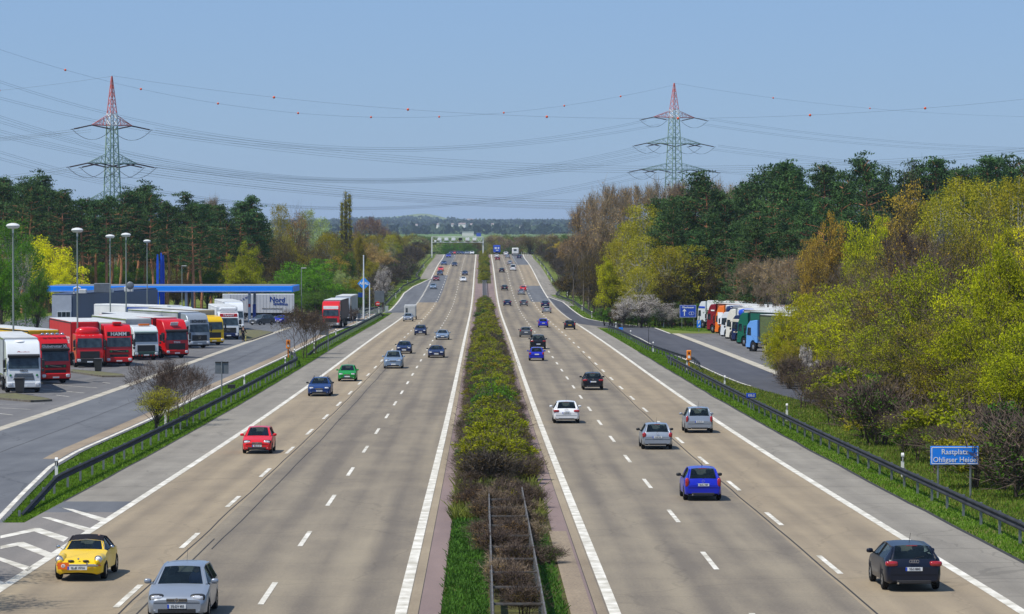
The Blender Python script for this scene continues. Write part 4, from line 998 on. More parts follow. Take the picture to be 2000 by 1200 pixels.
# double rail in the median, beams tied by cross bars
for (lbl, y0, y1, mat) in (('overgrown double guard rail with cross bars in the near median', 40, 118, M('rail_weathered', lin(112, 112, 110), .7, metal=.2, rgb2=lin(84, 74, 64), scale=2.5)), ('bare double guard rail bridging the paved gap in the median', 655, 800, ZINC)):
    t = empty('median_barrier', lbl, 'guard rail', (0, y0, gz(0, y0)))
    base = Vector((0, y0, gz(0, y0))); xs = (-.62, .62) if y0 < 100 else (-.45, .45)
    off = .22 if y0 < 100 else 0
    for x in xs:
        mb = MB(); ys = list(np.arange(y0, y1+.1, 2.0)); vs = []
        pr = [(-.02, -.14), (.02, -.14), (.02, .16), (-.02, .16)]
        for y in ys:
            for a, b in pr: vs.append((x+off+a, y-y0, gz(0, y)+.62+b-base.z))
        mb.add(vs, [(i*4+k, i*4+(k+1) % 4, i*4+4+(k+1) % 4, i*4+4+k) for i in range(len(ys)-1) for k in range(4)]); mb.build('beam', mat, t)
    ys = np.arange(y0+1, y1, 4.0 if y0 < 100 else 2.0)
    mb = MB(); mb.box((off, 0, .66), (abs(xs[0])*2, .07, .05)); cm = mb.mesh('cross_bar')
    for y in ys[-99:]: put('cross_bar', cm, mat, t, (0, y-y0, gz(0, y)-base.z))
    for y in np.arange(y0+1, y1, 4.0):
        for x in xs: put('rail_post', RAILPOST, ZINC, t, (x+off, y-y0, gz(0, y)-base.z-.05))
# --- delineator posts
mb = MB(); mb.prism([(-.06, 0), (.06, 0), (.05, 1.02), (.0, 1.06), (-.05, .98)], -.06, .06); DPOST = mb.mesh('post_body')
mb = MB(); mb.box((0, 0, .80), (.128, .126, .22), rx=.12); DBAND = mb.mesh('black_band')
mb = MB(); mb.box((0, -.066, .80), (.05, .012, .16)); DREF = mb.mesh('reflector')
WPOST = M('post_white', lin(236, 236, 232), .6); REFL = M('reflector_glass', (.6, .6, .58), .2)
def posts(pxs, where, grp, tilt={}):
    for i, (px, py) in enumerate(pxs):
        X, d = P(px, py)
        t = empty('delineator_post', '%s white delineator post %s' % (nth(i+1), where), 'marker post', (X, d, gz(X, d)), 0, grp)
        if i in tilt: t.rotation_euler = (0, tilt[i], 0)
        put('post_body', DPOST, WPOST, t); put('black_band', DBAND, DARK, t); put('reflector', DREF, REFL, t)
posts([(110, 943), (323, 832), (477, 760), (557, 722), (575, 703), (613, 690), (656, 660), (697, 636), (717, 625), (740, 612)], 'from the near end of the left grass strip', 'marker posts on the left verge')
posts([(1765, 934), (1538, 824), (1416, 762), (1342, 724), (1276, 688), (1232, 663), (1203, 645)], 'from the near end behind the right guard rail', 'marker posts on the right verge')
posts([(1296, 640), (1213, 628), (1156, 621), (1137, 607), (1121, 593), (1108, 580), (1086, 564), (1077, 550), (1070, 538), (1063, 527), (1056, 518), (1049, 510), (1040, 505), (1031, 500), (1027, 499), (1023, 498.5), (1019, 498.3)], 'along the right exit bank, counted from the sign', 'marker posts along the right exit lane', {0: .1, 1: .35})
posts([(773, 583), (781, 572), (796, 556), (815, 540), (828, 524)], 'up the left joining lane from its near end', 'marker posts along the left joining lane')
# --- emergency phones
ORG = M('phone_orange', lin(246, 140, 16), .45)
for px, py, lb in ((563, 699, 'orange emergency phone post beside the left guard rail end'), (1346, 724, 'orange emergency phone post beside the bent right guard rail')):
    X, d = P(px, py); t = empty('emergency_phone', lb, 'emergency phone', (X, d, gz(X, d)))
    mb = MB(); mb.box((0, 0, .45), (.12, .12, .95)); mb.build('post', ORG, t)
    mb = MB(); mb.box((0, 0, 1.32), (.40, .28, .88), ch=.04); b_ = mb.build('housing', ORG, t)
    mb = MB(); mb.ell((0, -.10, 1.52), (.12, .07, .16), 12, 8); mb.build('speak_opening', M('phone_opening', lin(120, 44, 10), .7), b_, 60)
    mb = MB(); mb.box((0, -.145, 1.18), (.22, .012, .22)); mb.build('instruction_plate', SIGNW, b_)
# --- signs
def board(name, label, cat, px, py, d, w, h, zc, mat, legs, border=True, rz=0.0, face=-1, ym=None, legmat=ZINC, bt=.05):
    X = XA(px, d); t = empty(name, label, cat, (X, d, gz(X, d)), rz)
    mb = MB(); mb.box((0, 0, zc), (w, .05, h), ch=.016); b_ = mb.build('panel', mat, t)
    if border:
        mb = MB()
        for s in (-1, 1):
            mb.box((0, face*.028, zc+s*(h/2-bt)), (w-2*bt+.05*0, .006, bt*.6)); mb.box((s*(w/2-bt), face*.0285, zc), (bt*.6, .006, h-2*bt-bt*.6))
        mb.build('border', SIGNW, b_)
    for x in legs:
        mb = MB(); mb.tube([(x, .06, -.1), (x, .06, zc+h/2-.05)], .045, 6); mb.build('leg', legmat, t)
    return t, b_
d = PD(972); t, b_ = board('motorway_sign', 'light blue two-line rest area sign on two grey posts before the dark bushes', 'road sign', 1867, 972, d, 1.9, .74, 1.62, SBLUE, (-.64, .64))
text('Rastplatz', .29, SIGNW, b_, (0, -.035, 1.76), bold=.0015); text('Ohligser Heide', .29, SIGNW, b_, (0, -.035, 1.45), bold=.0015, sx=.96)
d = PD(641); t, b_ = board('motorway_sign', 'dark blue direction sign with a white arrow before the blossoming shrubs', 'road sign', 1344, 641, d, 2.35, 1.75, 2.35, SBLUE2, (-.85, .85))
text('Oberhausen', .34, SIGNW, b_, (0, -.035, 2.9), bold=.01)
mb = MB(); mb.box((-.5, -.035, 2.1), (.12, .012, .8)); mb.add([(-.8, -.035, 2.35), (-.2, -.035, 2.35), (-.5, -.035, 2.72)], [(0, 1, 2)]); mb.build('arrow', SIGNW, b_)
mb = MB(); mb.tube([(.1, -.035, 2.05), (.25, -.035, 2.25), (.75, -.035, 2.25), (.9, -.035, 2.05), (.75, -.035, 1.85), (.25, -.035, 1.85), (.1, -.035, 2.05)], .03, 4, False); mb.build('route_outline', SIGNW, b_); text('3', .32, SIGNW, b_, (.5, -.035, 2.05), bold=.006)
d = PD(648); t, b_ = board('parking_sign', 'small blue parking sign right of the large direction sign', 'road sign', 1365.5, 648, d, .55, 1.0, 1.0, SBLUE, (0,), border=False)
text('P', .55, SIGNW, b_, (0, -.035, 1.2), bold=.015); mb = MB(); mb.add([(-.15, -.035, .62), (.15, -.035, .62), (.15, -.035, .9)], [(0, 1, 2)]); mb.build('pointer', SIGNW, b_)
d = PD(800); t, b_ = board('distance_plate', 'small blue kilometre plate on the grass behind the right guard rail', 'road sign', 1468, 800, d, .62, .30, .88, SBLUE2, (0,), border=False)
text('153,2', .2, SIGNW, b_, (0, -.035, .88), bold=.004)
d = PD(650); board('distance_plate', 'tiny blue plate low on the grass tip of the right exit', 'road sign', 1213, 652, d, .55, .35, .5, SBLUE, (0,), border=False)
BACK = M('sign_back_grey', lin(118, 124, 130), .5, metal=.3, rgb2=lin(102, 108, 114))
d = PD(784); X = XA(433, d); t = empty('lane_sign', 'grey backs of two narrow sign panels on one post beside the left guard rail', 'road sign', (X, d, gz(X, d)))
mb = MB(); mb.tube([(0, 0, -.1), (0, 0, 2.75)], .045, 6); mb.build('post', ZINC, t)
for s in (-1, 1): mb = MB(); mb.box((s*.25, .06, 2.3), (.42, .04, .85), ch=.012); mb.build('panel', BACK, t)
mb = MB(); mb.box((0, .02, 2.66), (.9, .06, .08)); mb.build('crossbar', DARK, t)
d = PD(775); board('distance_plate', 'dark back of a small plate behind the left guard rail', 'road sign', 452, 775, d, .55, .28, .72, DARK, (0,), border=False)
d = PD(686); board('lane_sign', 'grey sign back standing behind the leafless bush by the phone post', 'road sign', 633, 686, d, .95, 1.25, 2.3, BACK, (.42,), border=False)
d = PD(611); board('direction_sign', 'large grey sign back on two tall posts above a red no-entry disc', 'road sign', 741, 611, d, 1.7, 2.1, 2.9, BACK, (-.85, .85), border=False)
d = PD(613); X = XA(738, d); t = empty('no_entry_sign', 'round red no-entry sign with white bar in front of the large sign back', 'road sign', (X, d, gz(X, d)))
mb = MB(); mb.ell((0, 0, 1.75), (.42, .03, .42), 24, 8); b_ = mb.build('disc', M('sign_red', lin(220, 40, 30), .45), t, 40); mb = MB(); mb.box((0, -.035, 1.75), (.58, .02, .14)); mb.build('bar', SIGNW, b_)
mb = MB(); mb.tube([(0, .06, -.1), (0, .06, 2.0)], .04, 6); mb.build('post', ZINC, t)
d = PD(613); board('marker_board', 'pale grey board standing at the tip of the left merge', 'road sign', 755.5, 613, d, .55, 1.2, .8, M('board_pale', lin(176, 182, 184), .5), (-.2, .2), border=False)
d = PD(625); board('marker_board', 'small pale board behind the tall white flagpole', 'road sign', 701.5, 625, d, .5, .85, .7, M('board_pale', lin(176, 182, 184)), (0,), border=False)
# thin dark mast on the right island
X, d = P(1267, 682); t = empty('measuring_mast', 'thin dark mast on the right grass island', 'mast', (X, d, gz(X, d))); mb = MB(); mb.tube([(0, 0, -.1), (0, 0, 2.3)], [.04, .02], 5); mb.build('pole', DARK, t); mb = MB(); mb.ell((0, 0, 2.3), (.05, .05, .08)); mb.build('tip', DARK, t)
# --- filling station price sign and flag mast
d = 522; X = XA(711, d); t = empty('flag_mast', 'tall white tapering mast in front of the blue diamond sign', 'mast', (X, d-1.5, gz(X, d)))
WHP = M('mast_white', lin(226, 230, 232), .5); mb = MB(); mb.tube([(0, 0, 0), (0, 0, 3), (0, 0, 10.3)], [.17, .15, .09], 10); mb.build('pole', WHP, t, 40); mb = MB(); mb.ell((0, 0, 10.35), (.12, .12, .10)); mb.build('cap', WHP, t, 60)
t = empty('station_sign', 'bright blue diamond fuel station sign with white lettering on a white post', 'sign', (XA(722, d), d, gz(X, d)))
ABL = M('station_blue', lin(24, 150, 246), .4); mb = MB()
zc = 5.75; mb.prism([(zc-1.05, 0), (zc, 1.05), (zc+1.05, 0), (zc, -1.05)], -.09, .09)
mb.v = [(b-.95, a, c) for a, c, b in [(p[0], p[1], p[2]) for p in mb.v]]; b_ = mb.build('diamond', ABL, t); text('ARAL', .62, SIGNW, b_, (-.95, -.11, zc), bold=.02)
mb = MB(); mb.tube([(0, 0, 0), (0, 0, zc)], .10, 8); mb.tube([(0, 0, zc), (-.2, 0, zc+.1)], .10, 8); mb.build('post', WHP, t, 40)
mb = MB(); mb.box((-1.35, -.2, 3.85), (1.1, .08, .75), rz=.25, ch=.02); mb.build('price_board', M('board_blue', lin(16, 70, 160), .4), t)
# --- street lamps with saucer heads
def lamp(label, px, d, H, single=False):
    X = XA(px, d); t = empty('street_lamp', label, 'street lamp', (X, d, gz(X, d)), 0, 'lamps of the lorry park')
    mb = MB(); mb.tube([(0, 0, -.1), (0, 0, 1.2), (0, 0, H)], [.10, .085, .055], 8); mb.build('pole', POLE, t, 40)
    mb = MB()
    if single:
        mb.box((.35, 0, H+.06), (.8, .25, .12), ch=.04); mb.build('lamp_head', LHEAD, t)
    else:
        n = 20; pr = [(.07, H-.45), (.09, H-.1), (.38, H-.08), (.53, H+.06), (.55, H+.14), (.42, H+.26), (.16, H+.33), (0.01, H+.34)]
        mb.add([(r*math.cos(2*math.pi*k/n), r*math.sin(2*math.pi*k/n), z) for r, z in pr for k in range(n)], [(i*n+k, i*n+(k+1) % n, (i+1)*n+(k+1) % n, (i+1)*n+k) for i in range(len(pr)-1) for k in range(n)])
        mb.build('lamp_head', LHEAD, t, 35)
for i, (px, d) in enumerate(((27, 247), (152, 285), (216, 368), (247, 345), (288, 455))):
    lamp('tall lamp with a white saucer head, %s from the left of five' % nth(i+1), px, d, 12.2)
lamp('small lamp post with a one-sided head beyond the blue canopy', 356, 515, 8.6, True); lamp('slim lamp post with a one-sided head before the bright green shrubs', 589, 492, 8.3, True)
# --- fuel canopy and shop
CBL = M('canopy_blue', lin(8, 140, 250), .4, rgb2=lin(6, 132, 246)); CW = M('canopy_white', lin(200, 210, 220), .5)
d = 486; x0, x1 = XA(92, d), XA(573, d); xm = (x0+x1)/2; gzc = gz(0, d)
t = empty('fuel_canopy', 'long bright blue flat canopy of the filling station', 'canopy', (xm, d, gzc), math.radians(-1.2))
zb = CZ-(571-HY)*d/F-gzc; W_ = x1-x0
mb = MB(); mb.box((0, 6, zb+.48), (W_, 13, .95), ch=.05); mb.build('fascia', CBL, t)
mb = MB(); mb.box((0, -.52, zb+.16), (W_-.3, .03, .07)); mb.build('light_strip', CW, t)
mb = MB(); mb.box((0, 6, zb+.98), (W_-.6, 12.4, .08)); mb.build('roof_sheet', M('roof_grey', lin(120, 126, 132), .7), t)
for x in (XA(486, d)-xm, XA(362, d)-xm, XA(240, d)-xm): 
    for y in (1.5, 10):
        mb = MB(); mb.tube([(x, y, 0), (x, y, zb+.1)], .22, 10); mb.build('pillar', CW, t, 40)
x = XA(491, d)-xm; mb = MB(); mb.box((x+.35, 1.6, 1.4), (.5, .5, 2.8), ch=.04); mb.build('pump', M('pump_blue', lin(20, 60, 140), .4), t)
mb = MB(); mb.box((XA(486, d)-xm, 1.25, 2.6), (.36, .04, .5)); mb.build('pillar_notice', REDTX, t)
d2 = 430; xa, xb, xc = XA(103, d2), XA(141, d2), XA(306, 470)
t = empty('station_shop', 'grey flat-roofed shop with a glazed gate below the canopy', 'building', (xb, d2, gz(0, d2)))
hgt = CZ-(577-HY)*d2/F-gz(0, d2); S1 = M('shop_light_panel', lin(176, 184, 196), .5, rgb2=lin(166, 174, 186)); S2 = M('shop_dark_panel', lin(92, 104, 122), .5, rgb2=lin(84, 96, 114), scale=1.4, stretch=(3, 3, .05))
wv = Vector((xc-xb, 40, 0)); ang = math.atan2(wv.y, wv.x); ln = wv.length
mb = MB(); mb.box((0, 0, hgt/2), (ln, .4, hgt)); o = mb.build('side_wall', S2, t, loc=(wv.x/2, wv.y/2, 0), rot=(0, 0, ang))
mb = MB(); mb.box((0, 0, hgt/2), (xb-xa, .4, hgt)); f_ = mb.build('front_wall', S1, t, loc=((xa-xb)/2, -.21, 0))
mb = MB(); mb.box((.3, -.22, 1.35), (1.9, .06, 2.6)); gt = mb.build('glazed_gate', M('gate_white', lin(200, 208, 216), .4), f_)
mb = MB()
for i in range(3):
    for j in range(3): mb.box((.3-.58+.58*i, -.26, .55+.82*j), (.5, .03, .66))
mb.build('pane', GLASS, gt)
rfp = [(xa-xb, 0), (0, 0), (wv.x, wv.y), (xa-xb+wv.x-3, wv.y+8)]; mb = MB()
mb.add([(x, y, hgt+.02) for x, y in rfp]+[(x, y, hgt+.22) for x, y in rfp], [(3, 2, 1, 0), (4, 5, 6, 7)]+[(i, (i+1) % 4, 4+(i+1) % 4, 4+i) for i in range(4)]); mb.build('roof', M('roof_edge', lin(70, 84, 110), .6), t)
for (x, y, w, h, m) in ((1.2, 2.5, 1.0, .6, LHEAD), (3.2, 8, 2.2, 1.3, BACK), (4.2, 8.4, .9, .5, LHEAD), (6.2, 14, 1.2, .7, LHEAD)):
    mb = MB(); mb.box((x, y, hgt+.2+h/2), (w, 1.2, h), ch=.05); mb.build('roof_unit', m, t)
mb = MB(); mb.tube([(.1, 1.5, hgt+.2), (.1, 1.5, hgt+.9), (.6, 1.5, hgt+1.1), (1.0, 1.5, hgt+.9)], .14, 8); mb.build('vent_pipe', LHEAD, t, 40)
mb = MB(); mb.ell((6.6, 12, hgt+1.1), (.55, .12, .55), 16, 8); mb.tube([(6.6, 12, hgt+.2), (6.6, 12, hgt+1)], .05, 5); mb.build('satellite_dish', BACK, t, 50)
# blue steles above the canopy
for i, (px, hh) in enumerate(((308.5, 497), (315, 494), (318.5, 499))):
    d = 510; X = XA(px, d); z = CZ-(hh-HY)*d/F; b0 = gz(X, d)
    t = empty('blue_stele', '%s from the left of three slim blue steles rising above the canopy' % nth(i+1), 'stele', (X, d+.4*i, b0), 0, 'blue steles of the filling station')
    mb = MB(); w = .22; mb.add([(x, y, zz) for zz, k in ((0, 1.0), (z-b0-1.5, .9), (z-b0, .45)) for x, y in ((-w*k, -.15), (w*k, -.15), (w*k, .15), (-w*k, .15))], [(0, 1, 5, 4), (1, 2, 6, 5), (2, 3, 7, 6), (3, 0, 4, 7), (4, 5, 9, 8), (5, 6, 10, 9), (6, 7, 11, 10), (7, 4, 8, 11), (8, 9, 10, 11)])
    mb.build('blade', M('stele_blue', lin(12, 84, 206), .35), t); mb = MB(); mb.box((0, 0, .15), (.9, .6, .3)); mb.build('plinth', KERB, t)
# --- wheelie bins
for px, py, lb in ((39, 771, 'black wheelie bin in front of the white lorry on the near island'), (192, 728, 'black wheelie bin beside the lower red lorry'), (1411, 655, 'black wheelie bin beside the dark red lorry on the right'), (1469, 686, 'black wheelie bin beside the green lorry on the right')):
    X, d = P(px, py); t = empty('wheelie_bin', lb, 'bin', (X, d, gz(X, d)+(.12 if px < 300 else 0)))
    mb = MB(); mb.add([(x*k, y*k, z) for z, k in ((.12, .8), (1.0, 1.0)) for x, y in ((-.32, -.36), (.32, -.36), (.32, .36), (-.32, .36))], [(3, 2, 1, 0), (0, 1, 5, 4), (1, 2, 6, 5), (2, 3, 7, 6), (3, 0, 4, 7), (4, 5, 6, 7)]); mb.box((0, 0, .08), (.5, .5, .12)); mb.build('bin_body', M('bin_black', (.03, .032, .034), .6), t)
    mb = MB(); mb.box((0, 0, 1.06), (.70, .78, .10), ch=.03); mb.build('lid', M('bin_lid', (.045, .047, .05), .5), t)
# --- gantry
d = 1082; X0 = XA(843.5, d); X1 = XA(943.5, d); gzz = gz(0, d)
zt = CZ-(463-HY)*d/F; zb = CZ-(473.5-HY)*d/F
t = empty('sign_gantry', 'white lattice gantry spanning the left carriageway near the crest', 'gantry', (X0, d, gzz))
WST = M('gantry_white', lin(222, 224, 220), .5)
for x in (0, X1-X0): mb = MB(); mb.box((x, 0, (zt-gzz)/2), (.42, .42, zt-gzz)); mb.build('post', WST, t)
mb = MB(); n = 14; Wg = X1-X0; a, b = zb-gzz, zt-gzz
for z in (a, b):
    for y in (-.4, .4): mb.tube([(0, y, z), (Wg, y, z)], .14, 4)
for i in range(n):
    xa_, xb_ = Wg*i/n, Wg*(i+1)/n; mb.tube([(xa_, -.4, a if i % 2 else b), (xb_, -.4, b if i % 2 else a)], .07, 4); mb.tube([(xa_, .4, a if i % 2 else b), (xb_, .4, b if i % 2 else a)], .07, 4)
mb.build('truss', WST, t)
for i in range(6): mb = MB(); mb.box((2.6+2.4*i, -.7 if i != 3 else -.6, (a+b)/2+.15), (1.3, .3, .9), ch=.03); mb.build('signal_panel', SIGNW if i != 3 else DARK, t)
for xx in (1.2, 3): mb = MB(); mb.box((xx, -.5, a+.35), (.6, .5, .7), ch=.05); mb.build('camera_box', SIGNW, t)
# ---------------------------------------------------------------- high-voltage pylons and conductors
LAT = M('pylon_green', lin(158, 182, 168), .6, rgb2=lin(134, 160, 146), scale=1); PRED = M('pylon_red', lin(220, 116, 108), .6); PWH = M('pylon_white', lin(226, 230, 232), .6); INS = M('insulator', lin(62, 54, 60), .8, spec=.1); WIRE = M('conductor', lin(112, 124, 140), .6); BALL = M('marker_orange', lin(232, 92, 44), .5)
def pylon(label, px, d, tops, halfw, rz, ws=1.0):
    """tops: px rows (tip, red base, white base=arm1, arm2, arm3); halfw: arm half lengths in metres"""
    X = XA(px, d); g0 = gz(X, d); ZZ = lambda py: CZ-(py-HY)*d/F-g0
    t = empty('pylon', label, 'pylon', (X, d, g0), rz)
    H = ZZ(tops[0]); zr_, z1, z2, z3 = [ZZ(v) for v in tops[1:]]
    def wid(z):
        if z > zr_: return ws*(.75*(1-(z-zr_)/(H-zr_))+.08)
        return ws*(.83 + (zr_-z)*.03)
    def lattice(z0, z1_, step, leg, dia, mat, name):
        mb = MB(); C = lambda z: [Vector((sx*wid(z), sy*wid(z), z)) for sx, sy in ((-1, -1), (1, -1), (1, 1), (-1, 1))]
        a, b = C(z0), C(z1_)
        n = max(2, int((z1_-z0)/step))
        for k in range(4): mb.tube([a[k], b[k]], leg, 4)
        for i in range(n):
            za, zb = z0+(z1_-z0)*i/n, z0+(z1_-z0)*(i+1)/n; p, q = C(za), C(zb)
            for k in range(4):
                mb.tube([p[k], q[(k+1) % 4]], dia, 3, False); mb.tube([p[(k+1) % 4], q[k]], dia, 3, False)
            if i % 3 == 0:
                for k in range(4): mb.tube([p[k], p[(k+1) % 4]], dia, 3, False)
        mb.build(name, mat, t)
    lattice(-.2, z1-.1, 2.2, .16, .07, LAT, 'lower_mast'); lattice(z1-.1, zr_, 1.3, .15, .07, PWH, 'white_section'); lattice(zr_, H, 1.5, .10, .05, PRED, 'red_tip')
    for (z, hw, mat, hh) in ((z1, halfw[0], PRED, (zr_-z1)*.8), (z2, halfw[1], LAT, 2.2), (z3, halfw[2], LAT, 2.2)):
        mb = MB(); w = wid(z)
        for s in (-1, 1):
            tip = Vector((s*hw, 0, z+.1)); up = [Vector((s*w, y, z+hh)) for y in (-w, w)]; lo = [Vector((s*w, y, z)) for y in (-w, w)]
            for p in up: mb.tube([p, tip], .09, 4)
            for p in lo: mb.tube([p, tip], .15, 4)
            for i in range(5):
                u, v = i/5, (i+1)/5
                for y in (0, 1):
                    mb.tube([lo[y].lerp(tip, u), up[y].lerp(tip, v)], .055, 3, False); mb.tube([lo[y].lerp(tip, v), up[y].lerp(tip, v)], .055, 3, False)
                mb.tube([lo[0].lerp(tip, u), lo[1].lerp(tip, v)], .055, 3, False)
        mb.build('cross_arm', mat, t)
    c_, s_ = math.cos(rz), math.sin(rz)
    for (z, hw, ks) in ((z1, halfw[0], (1.0,)), (z2, halfw[1], (1.0, .5)), (z3, halfw[2], (1.0, .5))):
        for s in (-1, 1):
            for k in ks:
                mb = MB(); a = Vector((s*hw*k, 0, z))
                for dirx in (-1, 1):
                    dv = Vector((dirx*c_, -dirx*s_, 0))
                    b = a+dv*4.2+Vector((0, 0, -.9)); mb.tube([a, b], .16, 5); mb.tube([b, b+dv*.8+Vector((0, 0, -.1))], .07, 4)
                # jumper loop hanging under the arm
                e = [a+Vector((dirx*4.6*c_, -dirx*4.6*s_, -1.0)) for dirx in (-1, 1)]
                for off in (-.15, .15): mb.tube([e[0].lerp(e[1], i/10)+Vector((0, off, -2.4*(1-((i-5)/5)**2))) for i in range(11)], .03, 3, False)
                mb.build('insulator_string', INS, t)
    return t
pylon('nearer lattice pylon with red tip rising above the pines', 220.5, 741, (150, 222, 246, 320, 392), (5.4, 6.6, 6.6), math.radians(38))
pylon('farther lattice pylon with red tip rising above the leafless wood', 1316.5, 1068, (163, 214, 230, 281, 332), (8.2, 11.0, 13.0), math.radians(30), 1.35)
def parab(pts):
    xs = np.array([p[0] for p in pts], float); ys = np.array([p[1] for p in pts], float)
    return np.polyfit(xs, ys, 2)
def planY(kind, px):
    if kind == 'B': return 741.0
    # line A: plan line through the far pylon and a nearer point on the left
    xa, ya, xb, yb = XA(1316.5, 1068), 1068.0, XA(-60, 790), 790.0; m = (yb-ya)/(xb-xa); k = (px-VPX)/F
    # X = k*Y + CAMX ; Y = ya + m*(X-xa)
    return (ya+m*(CAMX-xa))/(1-m*k)
def wire(name, label, kind, pts, x0, x1, r=.030, twin=.26, grp='conductors of the power lines', cat='power line', fixed=None):
    c = parab(pts) if fixed is None else fixed; n = 26; mb = MB(); path = []
    for i in range(n):
        px = x0+(x1-x0)*i/(n-1); Y = planY(kind, px); path.append(Vector((XA(px, Y), Y, CZ-(np.polyval(c, px)-HY)*Y/F)))
    for o in ((-twin, twin) if twin else (0,)): mb.tube([p+Vector((0, 0, o)) for p in path], r, 3, False)
    o = mb.build(name, WIRE, None); tag(o, label, cat, grp); return c, path
AW = [('A', [(0, 160), (820, 290), (1262, 236)]), ('A', [(0, 192), (860, 293), (1290, 244)]), ('A', [(0, 228), (800, 350), (1250, 287)]), ('A', [(0, 238), (830, 351), (1262, 292)]), ('A', [(0, 256), (860, 352), (1275, 299)]), ('A', [(0, 266), (880, 353), (1290, 304)]), ('A', [(0, 297), (700, 407), (1245, 337)]), ('A', [(0, 310), (740, 408), (1268, 343)])]
for i, (k, p) in enumerate(AW): wire('power_line', 'grey twin conductor from the left picture edge to the farther pylon, %s from the top' % nth(i+1), k, p, -40, p[2][0])
BW = [((304, 253), (950, 318), (2000, 292)), ((285, 259), (950, 327), (2000, 298)), ((306, 325), (950, 387), (2000, 362)), ((296, 329), (950, 391), (2000, 366)), ((270, 334), (950, 399), (2000, 374)), ((262, 338), (950, 401), (2000, 377))]
for i, p in enumerate(BW): wire('power_line', 'grey twin conductor from the nearer pylon to the right picture edge, %s from the top' % nth(i+1), 'B', p, p[0][0], 2400)
for i, p in enumerate((((158, 254), (80, 264), (0, 272)), ((180, 256), (80, 267), (0, 274)), ((142, 327), (70, 339), (0, 347)), ((165, 330), (80, 343), (0, 352)))): wire('power_line', 'grey twin conductor leaving the nearer pylon to the left, %s from the top' % nth(i+1), 'B', p, p[0][0], -120)
for i, p in enumerate((((1386, 233), (1650, 268), (2000, 290)), ((1372, 243), (1650, 278), (2000, 295)), ((1402, 285), (1560, 305), (1720, 320)), ((1390, 292), (1560, 312), (1720, 326)), ((1396, 335), (1560, 350), (1720, 362)))): wire('power_line', 'grey twin conductor leaving the farther pylon to the right, %s from the top' % nth(i+1), 'A', p, p[0][0], 2150)
def balls(c, kind, pxs, lb, r=.31):
    for i, px in enumerate(pxs):
        Y = planY(kind, px); p = (XA(px, Y), Y, CZ-(np.polyval(c, px)-HY)*Y/F)
        mb = MB(); mb.ell((0, 0, 0), (r, r, r), 14, 8); o = mb.build('marker_ball', BALL, None, 60, loc=p); tag(o, lb % nth(i+1), 'marker ball', 'orange marker balls on the earth wires')
c, _ = wire('earth_wire', 'thin earth wire with orange balls between left picture edge and farther pylon tip', 'A', [(0, 100), (277, 171), (583, 220), (858, 232), (1102, 210), (1212, 190), (1317, 163)], -40, 1317, .026, 0, 'earth wires'); balls(c, 'A', (130, 277, 427, 583, 725, 858, 984, 1102, 1212), '%s from the left of the small orange balls on the far earth wire')
c, _ = wire('earth_wire', 'thin earth wire with orange balls from the nearer pylon tip to the right edge', 'B', [(221, 150), (536, 190), (797, 214), (1068, 229), (1324, 233), (1582, 226), (1807, 211)], 221, 2300, .026, 0, 'earth wires'); balls(c, 'B', (536, 797, 1068, 1324, 1582, 1807), '%s from the left of the larger orange balls on the near earth wire')
c, _ = wire('earth_wire', 'thin earth wire leaving the nearer pylon tip to the left edge', 'B', [(221, 150), (100, 167), (0, 178)], 221, -120, .026, 0, 'earth wires'); balls(c, 'B', (1,), '%s and only orange ball left of the nearer pylon, at the picture edge')
c, _ = wire('earth_wire', 'thin earth wire leaving the farther pylon tip to the right', 'A', [(1317, 163), (1510, 192), (1699, 212), (2000, 228)], 1317, 2150, .026, 0, 'earth wires'); balls(c, 'A', (1510, 1699), '%s from the left of two small orange balls right of the farther pylon')
# ---------------------------------------------------------------- trees and shrubs
def quads_mesh(name, V):
    V = np.asarray(V, np.float32); n = len(V); me = bpy.data.meshes.new(name)
    me.vertices.add(4*n); me.vertices.foreach_set('co', V.reshape(-1)); me.loops.add(4*n); me.loops.foreach_set('vertex_index', np.arange(4*n, dtype=np.int32))
    me.polygons.add(n); me.polygons.foreach_set('loop_start', np.arange(0, 4*n, 4, dtype=np.int32)); me.update(calc_edges=True); return me
def leaf_quads(P_, size, asp, rng, up=0.0, axis=None):
    n = len(P_); u = rng.normal(size=(n, 3))
    if axis is not None: u = u*.5 + axis
    u[:, 2] += up; u /= np.linalg.norm(u, axis=1, keepdims=True)+1e-9
    w = np.cross(u, rng.normal(size=(n, 3))); w /= np.linalg.norm(w, axis=1, keepdims=True)+1e-9
    s = size*(.6+.8*rng.rand(n, 1)); a = u*s; b = w*s*asp
    return np.stack([P_-a, P_-b*1.0, P_+a, P_+b], axis=1)   # rhombic leaves
def blob(c, r, n, rng, shell=.35):
    d = rng.normal(size=(n, 3)); d /= np.linalg.norm(d, axis=1, keepdims=True)+1e-9
    return np.array(c)+d*np.array(r)*(shell+(1-shell)*rng.rand(n, 1)**.6)
def limbs(mb, base, targets, r0, rng, n=4, sag=.0):
    for t in targets:
        b = Vector(base[rng.randint(len(base))]); t = Vector(t); m = b.lerp(t, .5)+Vector(rng.normal(size=3)*.25)
        m.z += (t-b).length*.06-sag; mb.tube([b, m, t], [r0, r0*.6, r0*.18], n, False)
def twigs(pts, ln, wd, rng, axis):
    n = len(pts); u = rng.normal(size=(n, 3))*.55+axis; u /= np.linalg.norm(u, axis=1, keepdims=True)+1e-9
    w = np.cross(u, rng.normal(size=(n, 3))); w /= np.linalg.norm(w, axis=1, keepdims=True)+1e-9
    l = ln*(.5+rng.rand(n, 1)); return np.stack([pts-w*wd, pts+w*wd, pts+u*l+w*wd*.3, pts+u*l-w*wd*.3], axis=1)
PROTO = {}
